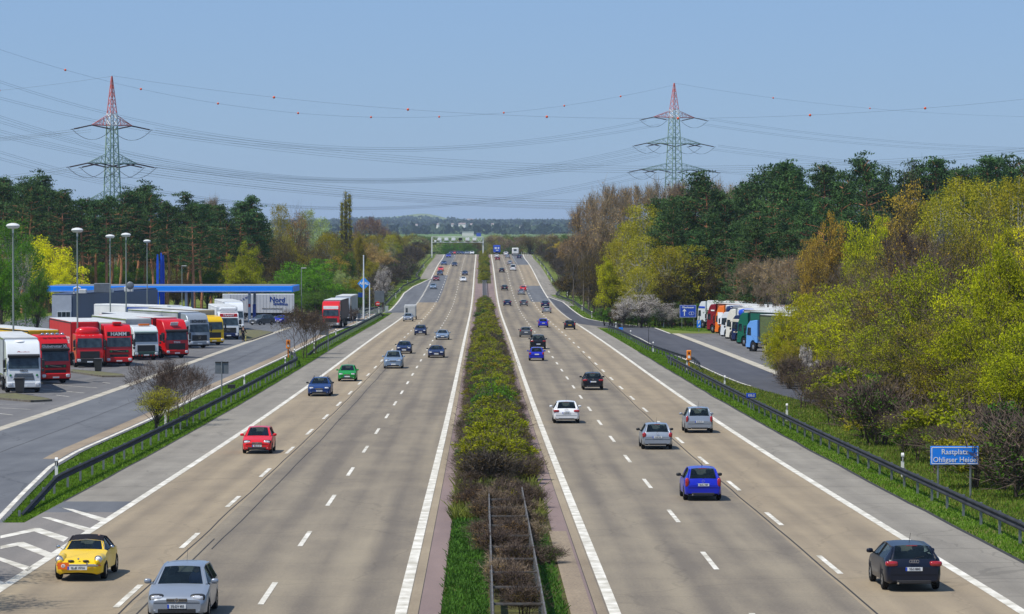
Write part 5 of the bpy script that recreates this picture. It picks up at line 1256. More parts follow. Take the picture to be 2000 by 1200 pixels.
def proto_broad(seed, H, w, base, ncl, per, ls, trunk_r=.22, gap=.0, multi=1, twig=0, shape='round', cr=.2, asp=.55):
    rng = np.random.RandomState(seed); tm = MB(); cz = (H+base)/2; rz = (H-base)/2; C = []
    lob = [(rng.uniform(-.45, .45)*w, rng.uniform(-.45, .45)*w, rng.uniform(-.3, .55)*rz, rng.uniform(.42, .65)) for _ in range(7)] + [(0, 0, 0, .72)]
    while len(C) < ncl:
        lx, ly, lz, lr = lob[rng.randint(len(lob))]; d = rng.normal(size=3); d /= np.linalg.norm(d); k = .55+.45*rng.rand()
        p = np.array([lx+d[0]*lr*w*k, ly+d[1]*lr*w*k, cz+lz+d[2]*lr*rz*k])
        if p[2] < base*.8 or p[2] > H: continue
        if shape == 'cone': p[2] = base+(H-base)*rng.rand(); p[:2] *= 1.06-((p[2]-base)/(H-base))**2
        C.append(p)
    Q = [leaf_quads(blob(c, (cr*w*rng.uniform(.7, 1.3),)*2+(cr*w*rng.uniform(.5, .9),), per, rng, .15), ls, asp, rng, .2) for c in C]
    stems = []
    for k in range(multi):
        x, y = (0, 0) if multi == 1 else (rng.uniform(-.25, .25)*w, rng.uniform(-.25, .25)*w)
        if multi > 1: tm.tube([(0, 0, -.16), (x*.6, y*.6, -.14)], trunk_r, 5)
        top = (x*2.2+rng.uniform(-.1, .1)*w, y*2.2, base+(H-base)*.72); path = [(x*.6, y*.6, -.2), (x+rng.uniform(-.1, .1), y, base*.6), (x*1.5, y*1.5, cz*.85), top]
        tm.tube(path, [trunk_r*1.2, trunk_r, trunk_r*.6, trunk_r*.15], 7); stems += [path[1], path[2], tuple((np.array(path[2])+np.array(path[1]))/2)]
    limbs(tm, stems, C[::2], trunk_r*.32, rng)
    q = np.concatenate(Q)
    if twig:
        ii = rng.choice(len(C), twig); pts = np.array(C)[ii]+rng.normal(size=(twig, 3))*cr*w*.7; ax = pts-np.array([0, 0, base*.5]); ax /= np.linalg.norm(ax, axis=1, keepdims=True)
        tq = twigs(pts, .5*cr*w*2, .018*max(1, H/10), rng, ax); 
        for a in tq: tm.add([tuple(v) for v in a], [(0, 1, 2, 3)])
    return tm.mesh('trunk' if multi == 1 else 'branches', 50), quads_mesh('crown', q)
def proto_bare(seed, H, w, base, nb, leafn, ls, trunk_r=.25, lean=.35, twn=2600, tw=.028, multi=1):
    rng = np.random.RandomState(seed); tm = MB(); tips = []
    def grow(p, d, ln, r, dep):
        q = p+d*ln*.5+Vector(rng.normal(size=3))*ln*.05; e = q+(d+Vector(rng.normal(size=3))*.12).normalized()*ln*.5
        tm.tube([p, q, e], [r, r*.8, r*.6], 5 if dep > 2 else 3, False)
        tips.append((p.lerp(e, .6), d, dep)); tips.append((e, d, dep))
        if dep == 0: return
        for k in range(rng.randint(2, 4)):
            nd = (d+Vector(rng.normal(size=3))*.42+Vector((0, 0, .18))).normalized(); grow(e if k < 2 else q, nd, ln*rng.uniform(.62, .85), r*.55, dep-1)
    for m in range(multi):
        b = Vector((0, 0, -.2)) if multi == 1 else Vector((rng.uniform(-.3, .3)*w, rng.uniform(-.3, .3)*w, -.2)); a = b+Vector((0, 0, base))
        if multi > 1: tm.tube([(0, 0, -.18), b+Vector((0, 0, .04))], trunk_r, 5)
        tm.tube([b, a, a+Vector((rng.uniform(-.3, .3), rng.uniform(-.3, .3), (H-base)*.55))], [trunk_r, trunk_r*.8, trunk_r*.25], 6)
        for k in range(nb):
            an = 2*math.pi*k/nb+rng.uniform(-.4, .4); z = base+(H-base)*.5*rng.rand(); d = Vector((math.cos(an)*lean, math.sin(an)*lean, 1-lean*.6)).normalized()
            grow(a+Vector((0, 0, z-base)), d, (H-z)*.34, trunk_r*.38, 3)
    T = [t for t in tips if t[2] <= 1]; ii = rng.randint(len(T), size=twn); pts = np.array([T[i][0] for i in ii])+rng.normal(size=(twn, 3))*.25*w/5; ax = np.array([T[i][1] for i in ii])+np.array([0, 0, .25])
    q = twigs(pts, .8*H/14, tw, rng, ax)
    me_t = tm.mesh('trunk', 60)
    if leafn:
        jj = rng.randint(len(T), size=leafn); lp = np.array([T[i][0] for i in jj])+rng.normal(size=(leafn, 3))*.42*w/5; lq = leaf_quads(lp, ls, .6, rng)
    else: lq = None
    return me_t, quads_mesh('twigs', q), (quads_mesh('crown', lq) if lq is not None else None)
def proto_pine(seed, H, w, base, nw=11, per=70):
    rng = np.random.RandomState(seed); tm = MB(); up = MB(); Q = []
    bx, by = rng.uniform(-.8, .8, 2); ctr = lambda z: Vector((bx*(z/H)**2+.25*math.sin(z*.5+seed), by*(z/H)**2+.2*math.cos(z*.4), z))
    zs = [-.2, base*.35, base*.55]; tm.tube([ctr(max(0, z)) if z > 0 else Vector((0, 0, z)) for z in zs], [.30, .25, .22], 8)
    up.tube([ctr(base*.55+(H-base*.55)*k/6) for k in range(7)], [.22, .20, .17, .14, .10, .07, .03], 7)
    for i in range(nw):
        f = i/(nw-1); z = base+(H-base)*(f**.9)*.97; reach = w*(.55+.5*math.sin(math.pi*min(1, .25+f*.78)))*(1.0 if f < .8 else .55)
        for k in range(rng.randint(3, 6)):
            a = rng.rand()*2*math.pi; rr = reach*rng.uniform(.55, 1.05); e = ctr(z)+Vector((math.cos(a)*rr, math.sin(a)*rr, rng.uniform(-.2, .8)))
            up.tube([ctr(z-.3), ctr(z).lerp(e, .5)+Vector((0, 0, -.1)), e], [.07, .05, .02], 4, False)
            for m in range(3):
                c = np.array(ctr(z).lerp(e, rng.uniform(.5, 1.12)))+rng.normal(size=3)*.4; Q.append(leaf_quads(blob(c, (w*.24*rng.uniform(.7, 1.3), w*.24*rng.uniform(.7, 1.3), w*.10*rng.uniform(.7, 1.4)), per//2, rng, .1), .19, .34, rng, .7))
    for m in range(4): Q.append(leaf_quads(blob(np.array(ctr(H-.8*m))+rng.normal(size=3)*.3, (w*.2, w*.2, w*.22), per//2, rng, .1), .19, .34, rng, .9))
    return tm.mesh('trunk', 50), up.mesh('upper_trunk', 50), quads_mesh('crown', np.concatenate(Q))
def proto_birch(seed, H, w, base, nst, per, ls, droop=.8):
    rng = np.random.RandomState(seed); tm = MB(); Q = []; stems = []
    for m in range(rng.randint(1, 3)):
        x = rng.uniform(-.6, .6); path = [(x*.4, 0, -.2), (x*.7, .1, H*.3), (x+rng.uniform(-.3, .3), rng.uniform(-.3, .3), H*.65), (x, 0, H*.97)]; tm.tube(path, [.16, .13, .08, .02], 6); stems += path[1:3]+[tuple((np.array(path[1])+np.array(path[2]))/2)]*2
    tg = []
    for k in range(nst):
        z = base+(H-base)*rng.rand()**.85; f = (z-base)/(H-base); r = w*(math.sin(math.pi*min(.97, .18+.72*f))**.8)*rng.rand()**.5; a = rng.rand()*6.283
        c = np.array([math.cos(a)*r, math.sin(a)*r, z]); tg.append(c); L = rng.uniform(.6, 1.6)*H/14; p = np.repeat(c[None], per, 0); t = rng.rand(per, 1)
        p = p+np.concatenate([rng.normal(size=(per, 2))*.30*H/14, -droop*L*t+rng.normal(size=(per, 1))*.18*H/14], axis=1); Q.append(leaf_quads(p, ls, .5, rng, -.4))
    limbs(tm, stems, tg[::3], .05, rng, 3)
    return tm.mesh('trunk', 50), quads_mesh('crown', np.concatenate(Q))
BARK = M('bark_brown', lin(84, 74, 62), .9, rgb2=lin(56, 50, 44), scale=3, stretch=(3, 3, .5)); BARKP = M('bark_pine_orange', lin(196, 136, 96), .9, rgb2=lin(146, 96, 68), scale=2.5); BARKD = M('bark_dark', lin(100, 84, 70), .9, rgb2=lin(72, 60, 52), scale=3); BARKB = M('bark_birch', lin(196, 192, 180), .8, rgb2=lin(112, 108, 100), scale=2, stretch=(1, 1, 3)); BARKG = M('bark_grey', lin(120, 110, 98), .9, rgb2=lin(88, 80, 72), scale=2)
TWIG = M('twig_brown', lin(150, 132, 106), .9, rgb2=lin(114, 98, 80), scale=.7, obj_var=.12); TWIGP = M('twig_violet', lin(138, 116, 116), .9, rgb2=lin(106, 88, 90), scale=.7, obj_var=.12); TWIGD = M('twig_dark', lin(92, 75, 63), .9, rgb2=lin(64, 52, 45), scale=.7, obj_var=.12)
LF = {
 'fresh': leafmat('leaf_fresh', lin(177, 180, 22), lin(116, 126, 18)), 'bright': leafmat('leaf_bright', lin(115, 163, 29), lin(74, 120, 24)), 'mid': leafmat('leaf_mid', lin(100, 141, 38), lin(67, 102, 30)),
 'yellow': leafmat('leaf_yellow', lin(252, 242, 19), lin(185, 185, 18)), 'ygreen': leafmat('leaf_yellow_green', lin(207, 204, 24), lin(150, 157, 18)), 'olive': leafmat('leaf_olive', lin(176, 165, 38), lin(125, 123, 32)), 'bronze': leafmat('leaf_bronze', lin(207, 176, 62), lin(156, 130, 50)),
 'rust': leafmat('bud_rust', lin(194, 161, 100), lin(152, 123, 78)), 'pine': leafmat('needles', lin(84, 114, 58), lin(42, 66, 40), .5, .12), 'white': leafmat('blossom', lin(232, 226, 218), lin(190, 180, 172), 1.2), 'grey': leafmat('leaf_grey_green', lin(186, 199, 121), lin(128, 143, 85)), 'dull': leafmat('leaf_dull_brown', lin(121, 104, 51), lin(81, 69, 38))}
def setm(o, m):
    o.material_slots[0].link = 'OBJECT'; o.material_slots[0].material = m
PR = {}
PR['broad'] = [proto_broad(11+i, 11, 4.6, 1.2, 170, 100, .098, twig=900) for i in range(3)]
PR['sparse'] = [proto_broad(31+i, 12, 4.8, 1.6, 150, 60, .095, twig=1500, cr=.22) for i in range(3)]
PR['birch'] = [proto_birch(41+i, 15, 4.0, 1.8, 300, 34, .105) for i in range(3)]
PR['pine'] = [proto_pine(51+i, 21, 3.6, 9.0+i*.8) for i in range(4)]
PR['bushpine'] = [proto_pine(61+i, 19, 4.2, 3.5, nw=15, per=76) for i in range(3)]
PR['bare'] = [proto_bare(71+i, 19, 5, 4, 7, 900, .16) for i in range(3)]
PR['barebush'] = [proto_bare(81+i, 5, 2.2, .3, 7, 900, .06, .06, .55, 4200, .011, multi=3) for i in range(3)]
PR['shrub'] = [proto_broad(91+i, 3.2, 1.7, .1, 70, 60, .075, .05, multi=4, twig=500, cr=.24) for i in range(3)]
PR['thicket'] = [proto_broad(101+i, 3.0, 1.9, .1, 60, 24, .06, .05, multi=5, twig=2400, cr=.25) for i in range(3)]
PR['poplar'] = [proto_broad(111+i, 22, 1.5, 1.0, 130, 26, .15, .2, twig=900, cr=.38, shape='cone') for i in range(2)]
NOM = {'broad': (11, 3.7), 'sparse': (12, 3.5), 'birch': (15, 2.8), 'pine': (21, 3.4), 'bushpine': (19, 3.9), 'bare': (19, 4.6), 'barebush': (5, 2.2), 'shrub': (3.2, 1.6), 'thicket': (3.0, 1.7), 'poplar': (22, 1.5)}
TREES = []
def plant(kind, px, d, topy=None, wpx=None, leaf='mid', h=None, group=None, label=None, name=None, cat='tree', X=None, trunk=None, twigm=None, sq=1.0, zoff=0.0):
    if X is None: X = XA(px, d)
    z = gz(X, d)
    if h is None: h = CZ-(topy-HY)*d/F-z
    H0, W0 = NOM[kind]; s = h/H0; sw = s*sq*R.uniform(.9, 1.1) if wpx is None else (wpx*d/F/2)/W0
    p = R.choice(PR[kind]); tn = p[0].name.split('.')[0]; t = bpy.data.objects.new(name or 'tree', None); COL.objects.link(t); t.location = (X, d, z+zoff); t.rotation_euler = (0, 0, R.random()*6.28); t.scale = (sw, sw, s)
    t['category'] = cat
    if kind in ('pine', 'bushpine'):
        put('trunk', p[0], trunk or BARKP, t); put('upper_trunk', p[1], BARKP, t); put('crown', p[2], LF[leaf], t)
    elif kind in ('bare', 'barebush'):
        put('branches' if kind == 'barebush' else 'trunk', p[0], trunk or BARKG, t); put('twigs', p[1], twigm or TWIG, t)
        if p[2] and leaf: put('crown', p[2], LF[leaf], t)
    else:
        put(tn, p[0], trunk or (BARKB if kind == 'birch' else BARK), t); put('crown', p[1], LF[leaf], t)
    if label: t['label'] = label
    if group: t['group'] = group
    TREES.append((t, px if px is not None else VPX+(X-CAMX)*F/d, d, label, group)); return t
def it(tab, x): return interp(tab, x)

# --- left: pine wood behind the filling station
top = [(-20, 372), (0, 368), (40, 357), (70, 352), (110, 374), (150, 388), (190, 394), (240, 378), (270, 370), (310, 388), (350, 402), (400, 396), (440, 408), (490, 394), (515, 430)]
for i in range(34):
    px = -15+i*15.8+R.uniform(-5, 5); d = R.uniform(560, 640); plant('pine', px, d, it(top, px)+abs(R.gauss(0, 9)), leaf='pine', group='pines behind the filling station', sq=1.15, name='pine_tree')
for i in range(24):
    px = -20+i*23+R.uniform(-8, 8); d = R.uniform(660, 760); plant('pine', px, d, it(top, px)+R.uniform(6, 40), leaf='pine', group='pines behind the filling station', sq=1.2, name='pine_tree')
for px, tp in ((12, 352), (72, 350), (88, 362), (268, 368), (376, 384), (488, 388)): plant('pine', px, 600, tp, leaf='pine', group='pines behind the filling station', sq=1.35, name='pine_tree')
for i in range(22):
    px = 20+i*23+R.uniform(-8, 8); d = R.uniform(575, 650); plant('broad', px, d, R.uniform(500, 535), 62, R.choice(['mid', 'mid', 'olive', 'bright', 'dull']), group='undergrowth bushes beneath the pines', name='undergrowth_bush', cat='bush')
for i in range(26):
    px = 0+i*22+R.uniform(-8, 8); plant('sparse', px, R.uniform(700, 800), R.uniform(440, 475), 60, R.choice(['dull', 'olive', 'dull', 'rust']), group='budding trees deep in the pine wood', name='budding_tree')
for px, tp in ((418, 378), (408, 384)): plant('bare', px, 720, tp, 40, 'dull', group='leafless trees over the pine wood', name='leafless_tree')
plant('birch', 22, 420, 428, 95, 'mid', label='weeping green tree behind the first saucer-head lamp', name='weeping_tree'); plant('birch', 50, 405, 470, 70, 'mid', label='shorter drooping green tree right of the first saucer-head lamp', name='weeping_tree'); plant('broad', 72, 395, 520, 52, 'mid', label='low green tree in front of the yellow crown', name='green_tree')
plant('broad', 5, 400, 480, 70, 'bright', label='light green tree cut by the left picture edge', name='green_tree')
plant('broad', 106, 505, 457, 120, 'yellow', label='bright yellow flowering tree left of the second lamp', name='yellow_tree'); plant('broad', 118, 500, 505, 60, 'yellow', label='lower yellow bush at the foot of the yellow tree', name='yellow_bush', cat='bush')
plant('broad', 487, 545, 470, 62, 'fresh', label='yellow-green conical tree before the last tall pine', name='green_tree'); plant('broad', 480, 530, 510, 84, 'fresh', label='yellow-green bushy tree right above the blue canopy', name='green_tree')
for px, d, tp, w, lf in ((562, 560, 520, 80, 'bright'), (602, 575, 498, 120, 'bright'), (642, 590, 508, 72, 'mid'), (622, 540, 528, 84, 'bright'), (580, 530, 545, 66, 'mid'), (655, 545, 545, 70, 'mid'), (690, 560, 535, 60, 'olive'), (668, 575, 522, 50, 'grey'), (540, 545, 548, 60, 'bright'), (615, 515, 565, 70, 'mid'), (560, 520, 565, 60, 'mid'), (690, 545, 562, 60, 'mid'), (650, 522, 575, 66, 'mid')):
    plant('broad', px, d, tp, w, lf, group='rounded green shrubs right of the canopy', name='green_shrub', cat='bush')
for px, d, tp, w, lf, kd in ((546, 690, 398, 44, 'olive', 'birch'), (572, 700, 404, 52, 'rust', 'sparse'), (600, 720, 408, 44, 'grey', 'birch'), (628, 730, 424, 40, 'grey', 'birch'), (540, 640, 455, 50, 'dull', 'sparse'), (585, 650, 465, 60, 'olive', 'sparse'), (615, 660, 470, 60, 'dull', 'sparse'), (640, 680, 455, 50, 'olive', 'birch'), (520, 660, 430, 50, 'dull', 'sparse'), (560, 640, 480, 50, 'dull', 'sparse')):
    plant(kd, px, d, tp, w, lf, group='thin spring trees beyond the shrubs', name='spring_tree')
plant('poplar', 676, 820, 375, 24, 'olive', label='tallest of the slender poplars rising above the spring wood', name='poplar_tree'); plant('poplar', 683, 830, 382, 18, 'olive', label='slender poplar touching the tallest one on its right', name='poplar_tree'); plant('poplar', 668, 815, 398, 17, 'olive', label='slender poplar on the left of the tallest one', name='poplar_tree')
for px, tp, w in ((706, 422, 28), (722, 420, 34), (738, 424, 34), (750, 440, 24)): plant('bare', px, 980, tp, w, 'rust', twigm=TWIGP, group='violet leafless trees beyond the poplars', name='leafless_tree')
for i in range(46):
    d = 645+i*10.8; tpy = R.uniform(448, 492) if i % 3 else R.uniform(470, 505); edge = Lramp(d) if d < 825 else -17
    X = edge-R.uniform(9, 26); w = R.uniform(38, 64)*600/d; kd = R.choice(['sparse', 'birch', 'broad', 'sparse'])
    plant(kd, None, d, tpy+max(0, (560-d)), w, R.choice(['olive', 'bronze', 'olive', 'dull', 'grey', 'mid', 'rust']), X=X, group='roadside trees along the left joining lane', name='roadside_tree')
for i in range(30):
    d = 575+i*19; edge = Lramp(d) if d < 825 else -17; plant(R.choice(['thicket', 'shrub', 'thicket']), None, d, h=R.uniform(3, 5.5), leaf=R.choice(['dull', 'mid', 'olive']), X=edge-R.uniform(4.0, 6.5), sq=1.3, group='dark shrubs along the left joining lane', name='roadside_shrub', cat='bush')
plant('sparse', 748, 575, 514, 30, 'white', label='white blossoming tree above the left joining lane', name='blossom_tree')
# the two bushes on the left grass island
X, d = P(305, 835); plant('barebush', 318, d+2, 690, 130, None, label='leafless spreading bush on the grass island before the red lorries', name='leafless_bush', cat='bush', twigm=TWIGD, trunk=BARKD); plant('barebush', 355, d+8, 700, 100, None, label='second leafless bush right behind the spreading one', name='leafless_bush', cat='bush', twigm=TWIGD, trunk=BARKD)
plant('sparse', 305, d-1, 752, 92, 'olive', label='small olive-leaved bush in front of the leafless ones', name='leafy_bush', cat='bush')
X, d = P(590, 700); plant('barebush', 590, d, 590, 92, 'dull', label='dark leafless bush right of the left orange phone post', name='leafless_bush', cat='bush', twigm=TWIGD, trunk=BARKD); plant('barebush', 612, d+14, 600, 56, 'dull', label='thinner leafless bush behind the one at the phone post', name='leafless_bush', cat='bush', twigm=TWIGD, trunk=BARKD)
plant('barebush', 689, PD(632), 598, 28, None, label='small bare sapling beside the grey-white lorry', name='sapling', twigm=TWIGD, trunk=BARKD)
# --- right: along the exit lane, from the crest to the wood
for i in range(44):
    d = 1130-i*13; px0 = VPX+(22-CAMX)*F/d; tpy = interp([(560, 470), (640, 466), (760, 458), (900, 452), (1130, 470)], d)+R.uniform(-6, 26)
    X = 20+R.uniform(2, 16); plant(R.choice(['sparse', 'birch', 'sparse', 'broad']), None, d, tpy, R.uniform(40, 62)*620/d, R.choice(['dull', 'olive', 'dull', 'mid', 'bronze', 'rust']), X=X, group='roadside trees along the right exit lane', name='roadside_tree')
for i in range(26):
    d = 560+i*22; edge = Rf(d) if d < 735 else 16.5; plant(R.choice(['thicket', 'shrub', 'thicket']), None, d, h=R.uniform(3, 5), leaf=R.choice(['dull', 'mid', 'dull']), X=edge+R.uniform(3.8, 6), sq=1.3, group='dark shrubs along the right exit lane', name='roadside_shrub', cat='bush')
for px, d, tp, w in ((1140, 600, 392, 66), (1165, 610, 366, 74), (1196, 620, 352, 80), (1226, 640, 352, 74), (1256, 640, 350, 76), (1290, 650, 342, 78), (1322, 650, 346, 74), (1352, 650, 342, 70), (1384, 650, 344, 70), (1414, 650, 344, 70), (1444, 650, 348, 66), (1470, 640, 346, 60), (1150, 590, 440, 70), (1180, 590, 420, 80), (1120, 640, 452, 50)):
    plant('bare', px, d, tp, w, R.choice(['rust', 'rust', 'dull']), group='tall leafless trees on the right skyline', name='leafless_tree')
for px, d, tp, w, lf in ((1255, 500, 398, 88, 'olive'), (1228, 495, 432, 70, 'olive'), (1290, 505, 410, 60, 'olive'), (1215, 480, 470, 60, 'olive'), (1262, 470, 460, 90, 'olive'), (1305, 464, 480, 84, 'olive'), (1345, 466, 478, 92, 'olive'), (1372, 464, 500, 76, 'dull'), (1250, 458, 520, 70, 'olive'), (1295, 462, 530, 80, 'dull'), (1185, 520, 480, 56, 'dull'), (1160, 545, 490, 50, 'dull')):
    plant('birch' if lf == 'olive' else 'sparse', px, d, tp, w, lf, group='olive birches before the dark pines', name='birch_tree')
plant('broad', 1192, 478, 498, 58, 'ygreen', label='bright yellow-green young tree at the exit lane bend', name='young_tree')
for px, w, tp in ((1218, 40, 575), (1253, 66, 572), (1312, 42, 590)): plant('sparse', px, 447, tp, w, 'white', group=None, label={1218: 'pinkish white blossom shrub, smallest of three by the exit', 1253: 'widest white blossom shrub in the middle of three by the exit', 1312: 'white blossom shrub beside the dark blue direction sign'}[px], name='blossom_shrub', cat='bush')
for i in range(16): plant('shrub', 1185+i*13, R.uniform(448, 462), h=R.uniform(1.8, 3.4), leaf=R.choice(['mid', 'dull', 'mid', 'olive']), sq=1.3, group='low shrubs behind the exit bank', name='low_shrub', cat='bush')
ptop = [(1280, 380), (1320, 372), (1360, 345), (1390, 352), (1430, 372), (1470, 340), (1500, 332), (1545, 326), (1585, 338), (1625, 330), (1660, 324), (1700, 320), (1740, 338), (1800, 320), (1860, 326), (1930, 316), (1980, 318), (2030, 315)]
for i in range(40):
    px = 1285+i*19+R.uniform(-6, 6); d = R.uniform(475, 550); plant('bushpine', px, d, it(ptop, px)+R.choice([0, 6, 14, 30])+abs(R.gauss(0, 6)), leaf='pine', group='dark pines of the right wood', sq=1.1, name='pine_tree')
for i in range(26):
    px = 1300+i*17+R.uniform(-6, 6); d = R.uniform(465, 480) if px < 1420 else R.uniform(425, 452); plant('bushpine', px, d, R.uniform(392, 470), leaf='pine', group='dark pines of the right wood', sq=1.1, name='pine_tree')
for px, tp in ((1385, 345), (1545, 324), (1612, 328), (1700, 318), (1820, 318), (1925, 316)): plant('pine', px, 480, tp, leaf='pine', group='dark pines of the right wood', sq=1.2, name='pine_tree')
for px, d, tp, w, lf in ((1452, 432, 505, 60, 'dull'), (1480, 426, 500, 66, 'rust'), (1515, 398, 498, 70, 'rust'), (1548, 390, 492, 70, 'rust'), (1580, 385, 500, 70, 'dull'), (1610, 378, 510, 70, 'rust'), (1640, 370, 505, 70, 'dull'), (1500, 380, 545, 60, 'dull'), (1540, 372, 540, 60, 'olive')): plant('bare', px, d, tp, w, lf, group='leafless trees behind the right lorry park', name='leafless_tree')
for px, d, tp, w, lf, kd, lb in ((1612, 372, 414, 82, 'bronze', 'broad', 'ochre-leaved tree in front of the dark pines'), (1696, 360, 402, 88, 'ygreen', 'broad', 'vivid yellow-green tree right of the ochre-leaved one'), (1755, 385, 338, 140, 'bronze', 'sparse', 'wide bronze tree reaching up to the pine tops'), (1800, 350, 400, 90, 'dull', 'sparse', 'brown budding tree below the wide bronze one'), (1590, 352, 470, 60, 'bronze', 'sparse', 'small bronze tree below the ochre-leaved one')):
    plant(kd, px, d, tp, w, lf, label=lb, name='spring_tree')
for px, d, tp, w, lf, kd in ((1880, 345, 345, 110, 'olive', 'birch'), (1935, 335, 352, 110, 'olive', 'birch'), (1985, 330, 345, 110, 'olive', 'birch'), (1840, 330, 380, 90, 'olive', 'birch'), (1910, 310, 410, 100, 'ygreen', 'sparse'), (1965, 300, 420, 110, 'ygreen', 'broad'), (1870, 300, 430, 100, 'olive', 'sparse'), (2010, 290, 400, 120, 'yellow', 'sparse'), (1730, 320, 470, 90, 'olive', 'sparse'), (1790, 310, 450, 100, 'dull', 'bare'), (1680, 330, 490, 90, 'olive', 'sparse'), (1650, 315, 530, 90, 'dull', 'sparse')):
    plant(kd, px, d, tp, w*1.15, lf, group='mixed spring trees high on the right', name='spring_tree')
NEAR = ((1545, 250, 596, 84, 'ygreen', 'broad'), (1575, 262, 560, 116, 'ygreen', 'broad'), (1612, 255, 548, 118, 'ygreen', 'broad'), (1652, 245, 545, 130, 'ygreen', 'sparse'), (1700, 240, 530, 160, 'fresh', 'sparse'), (1528, 246, 650, 66, 'ygreen', 'broad'), (1550, 240, 668, 80, 'olive', 'broad'), (1745, 225, 520, 160, 'olive', 'sparse'), (1785, 222, 430, 120, 'bronze', 'bare'), (1800, 205, 500, 160, 'fresh', 'sparse'), (1850, 200, 480, 160, 'fresh', 'sparse'), (1900, 190, 480, 170, 'ygreen', 'sparse'), (1950, 185, 470, 180, 'fresh', 'broad'), (2010, 175, 470, 180, 'fresh', 'broad'),
 (1930, 168, 570, 180, 'fresh', 'broad'), (1870, 172, 600, 150, 'fresh', 'sparse'), (1990, 158, 610, 200, 'fresh', 'broad'), (1660, 228, 600, 140, 'ygreen', 'sparse'), (1720, 210, 600, 140, 'fresh', 'sparse'), (1820, 185, 610, 140, 'olive', 'sparse'), (1630, 238, 640, 110, 'ygreen', 'broad'), (1760, 205, 630, 130, 'fresh', 'sparse'), (1680, 222, 660, 110, 'olive', 'sparse'), (1900, 160, 690, 150, 'fresh', 'sparse'), (1960, 150, 720, 170, 'fresh', 'broad'), (1840, 172, 700, 120, 'olive', 'sparse'), (1595, 246, 610, 100, 'ygreen', 'sparse'), (2040, 150, 640, 200, 'fresh', 'broad'))
for px, d, tp, w, lf, kd in NEAR: plant(kd, px, d, tp, w, lf, group='young trees of the near right slope', name='spring_tree', twigm=TWIGD if kd == 'bare' else None, trunk=BARKD)
for px, d, tp, w, lf in ((1545, 236, 700, 70, 'dull'), (1580, 226, 720, 80, 'dull'), (1615, 218, 705, 100, 'dull'), (1650, 208, 715, 110, 'dull'), (1690, 198, 730, 120, 'dull'), (1740, 186, 745, 120, 'dull'), (1790, 175, 760, 120, 'dull'), (1850, 163, 780, 110, 'dull'), (1720, 192, 790, 80, 'dull'), (1660, 204, 765, 80, 'dull')):
    plant(R.choice(['barebush', 'barebush', 'thicket']), px, d, tp, w, lf, group='dark leafless thickets at the foot of the right slope', name='thicket', cat='bush', twigm=TWIGD, trunk=BARKD)
for px, d, tp, w, lf in ((1800, 163, 838, 70, 'bright'), (1835, 155, 820, 80, 'mid'), (1985, 136, 880, 90, 'mid'), (1955, 132, 905, 70, 'mid'), (1905, 142, 850, 80, 'dull'), (1590, 215, 768, 40, 'mid'), (2005, 128, 900, 80, 'mid')): plant('shrub', px, d, tp, w, lf, group='low green shrubs at the foot of the right slope', name='green_shrub', cat='bush')
for px, d, tp in ((1575, 237, 672), (1590, 232, 705)): plant('shrub', px, d, tp, 34, 'white', label={1575: 'upper of two small white-flowering shrubs at the lorry park corner', 1590: 'lower of two small white-flowering shrubs at the lorry park corner'}[px], name='blossom_shrub', cat='bush')
for i in range(40):
    d = 124+i*2.2+R.uniform(-1, 1); X = 19.3+R.uniform(0, 3.2)+max(0, (130-d)*.05); near = d < 165; plant(R.choice(['shrub', 'shrub', 'thicket', 'barebush'] if near else ['barebush', 'shrub', 'shrub', 'shrub']), None, d, h=R.uniform(1.6, 3.2), leaf=R.choice(['mid', 'fresh', 'bright', 'olive'] if near else ['fresh', 'dull', 'olive', 'mid']), X=X, sq=1.35, group='brushwood along the right slope', name='brushwood', cat='bush', twigm=TWIGD, trunk=BARKD)
for i, (X, d, h) in enumerate(((-20.6, 87, 11.5), (-20.2, 80.5, 11.5), (-21.5, 92, 9.5))): plant('sparse', None, d, h=h, wpx=None, leaf='mid', X=X, sq=.8, label='%s green tree on the turf just outside the left picture edge' % nth(i+1), name='green_tree')
# --- median planting
d = 131.0; i = 0
while d < 1200:
    if not 648 < d < 800:
        k = R.random(); lf = 'mid' if i % 9 == 4 else ('fresh' if k < .7 else 'olive' if k < .92 else 'dull')
        if 136 < d < 158 : lf = 'fresh'
        if 190 < d < 200: lf = 'bright'
        kd = 'thicket' if lf == 'dull' else 'shrub'
        wpx = R.uniform(2.3, 2.9)*F/d if d < 650 else 2.8*F/d
        plant(kd, None, d, h=R.uniform(1.25, 1.95), wpx=wpx*1.12, leaf=lf, X=R.uniform(-.35, .35), group='median shrubs', name='median_shrub', cat='bush')
        if d < 420:
            for s in (-1, 1): plant(R.choice(['shrub', 'thicket']), None, d+R.uniform(-1, 1), h=R.uniform(.6, 1.05), wpx=1.4*F/d, leaf=R.choice(['dull', 'olive', 'mid', 'mid', 'fresh', 'fresh']), X=s*R.uniform(1.05, 1.4), group='low weeds along the median edge', name='median_weed', cat='bush', trunk=BARKD)
    d += 2.6 if d < 300 else (5.0 if d < 650 else 9); i += 1
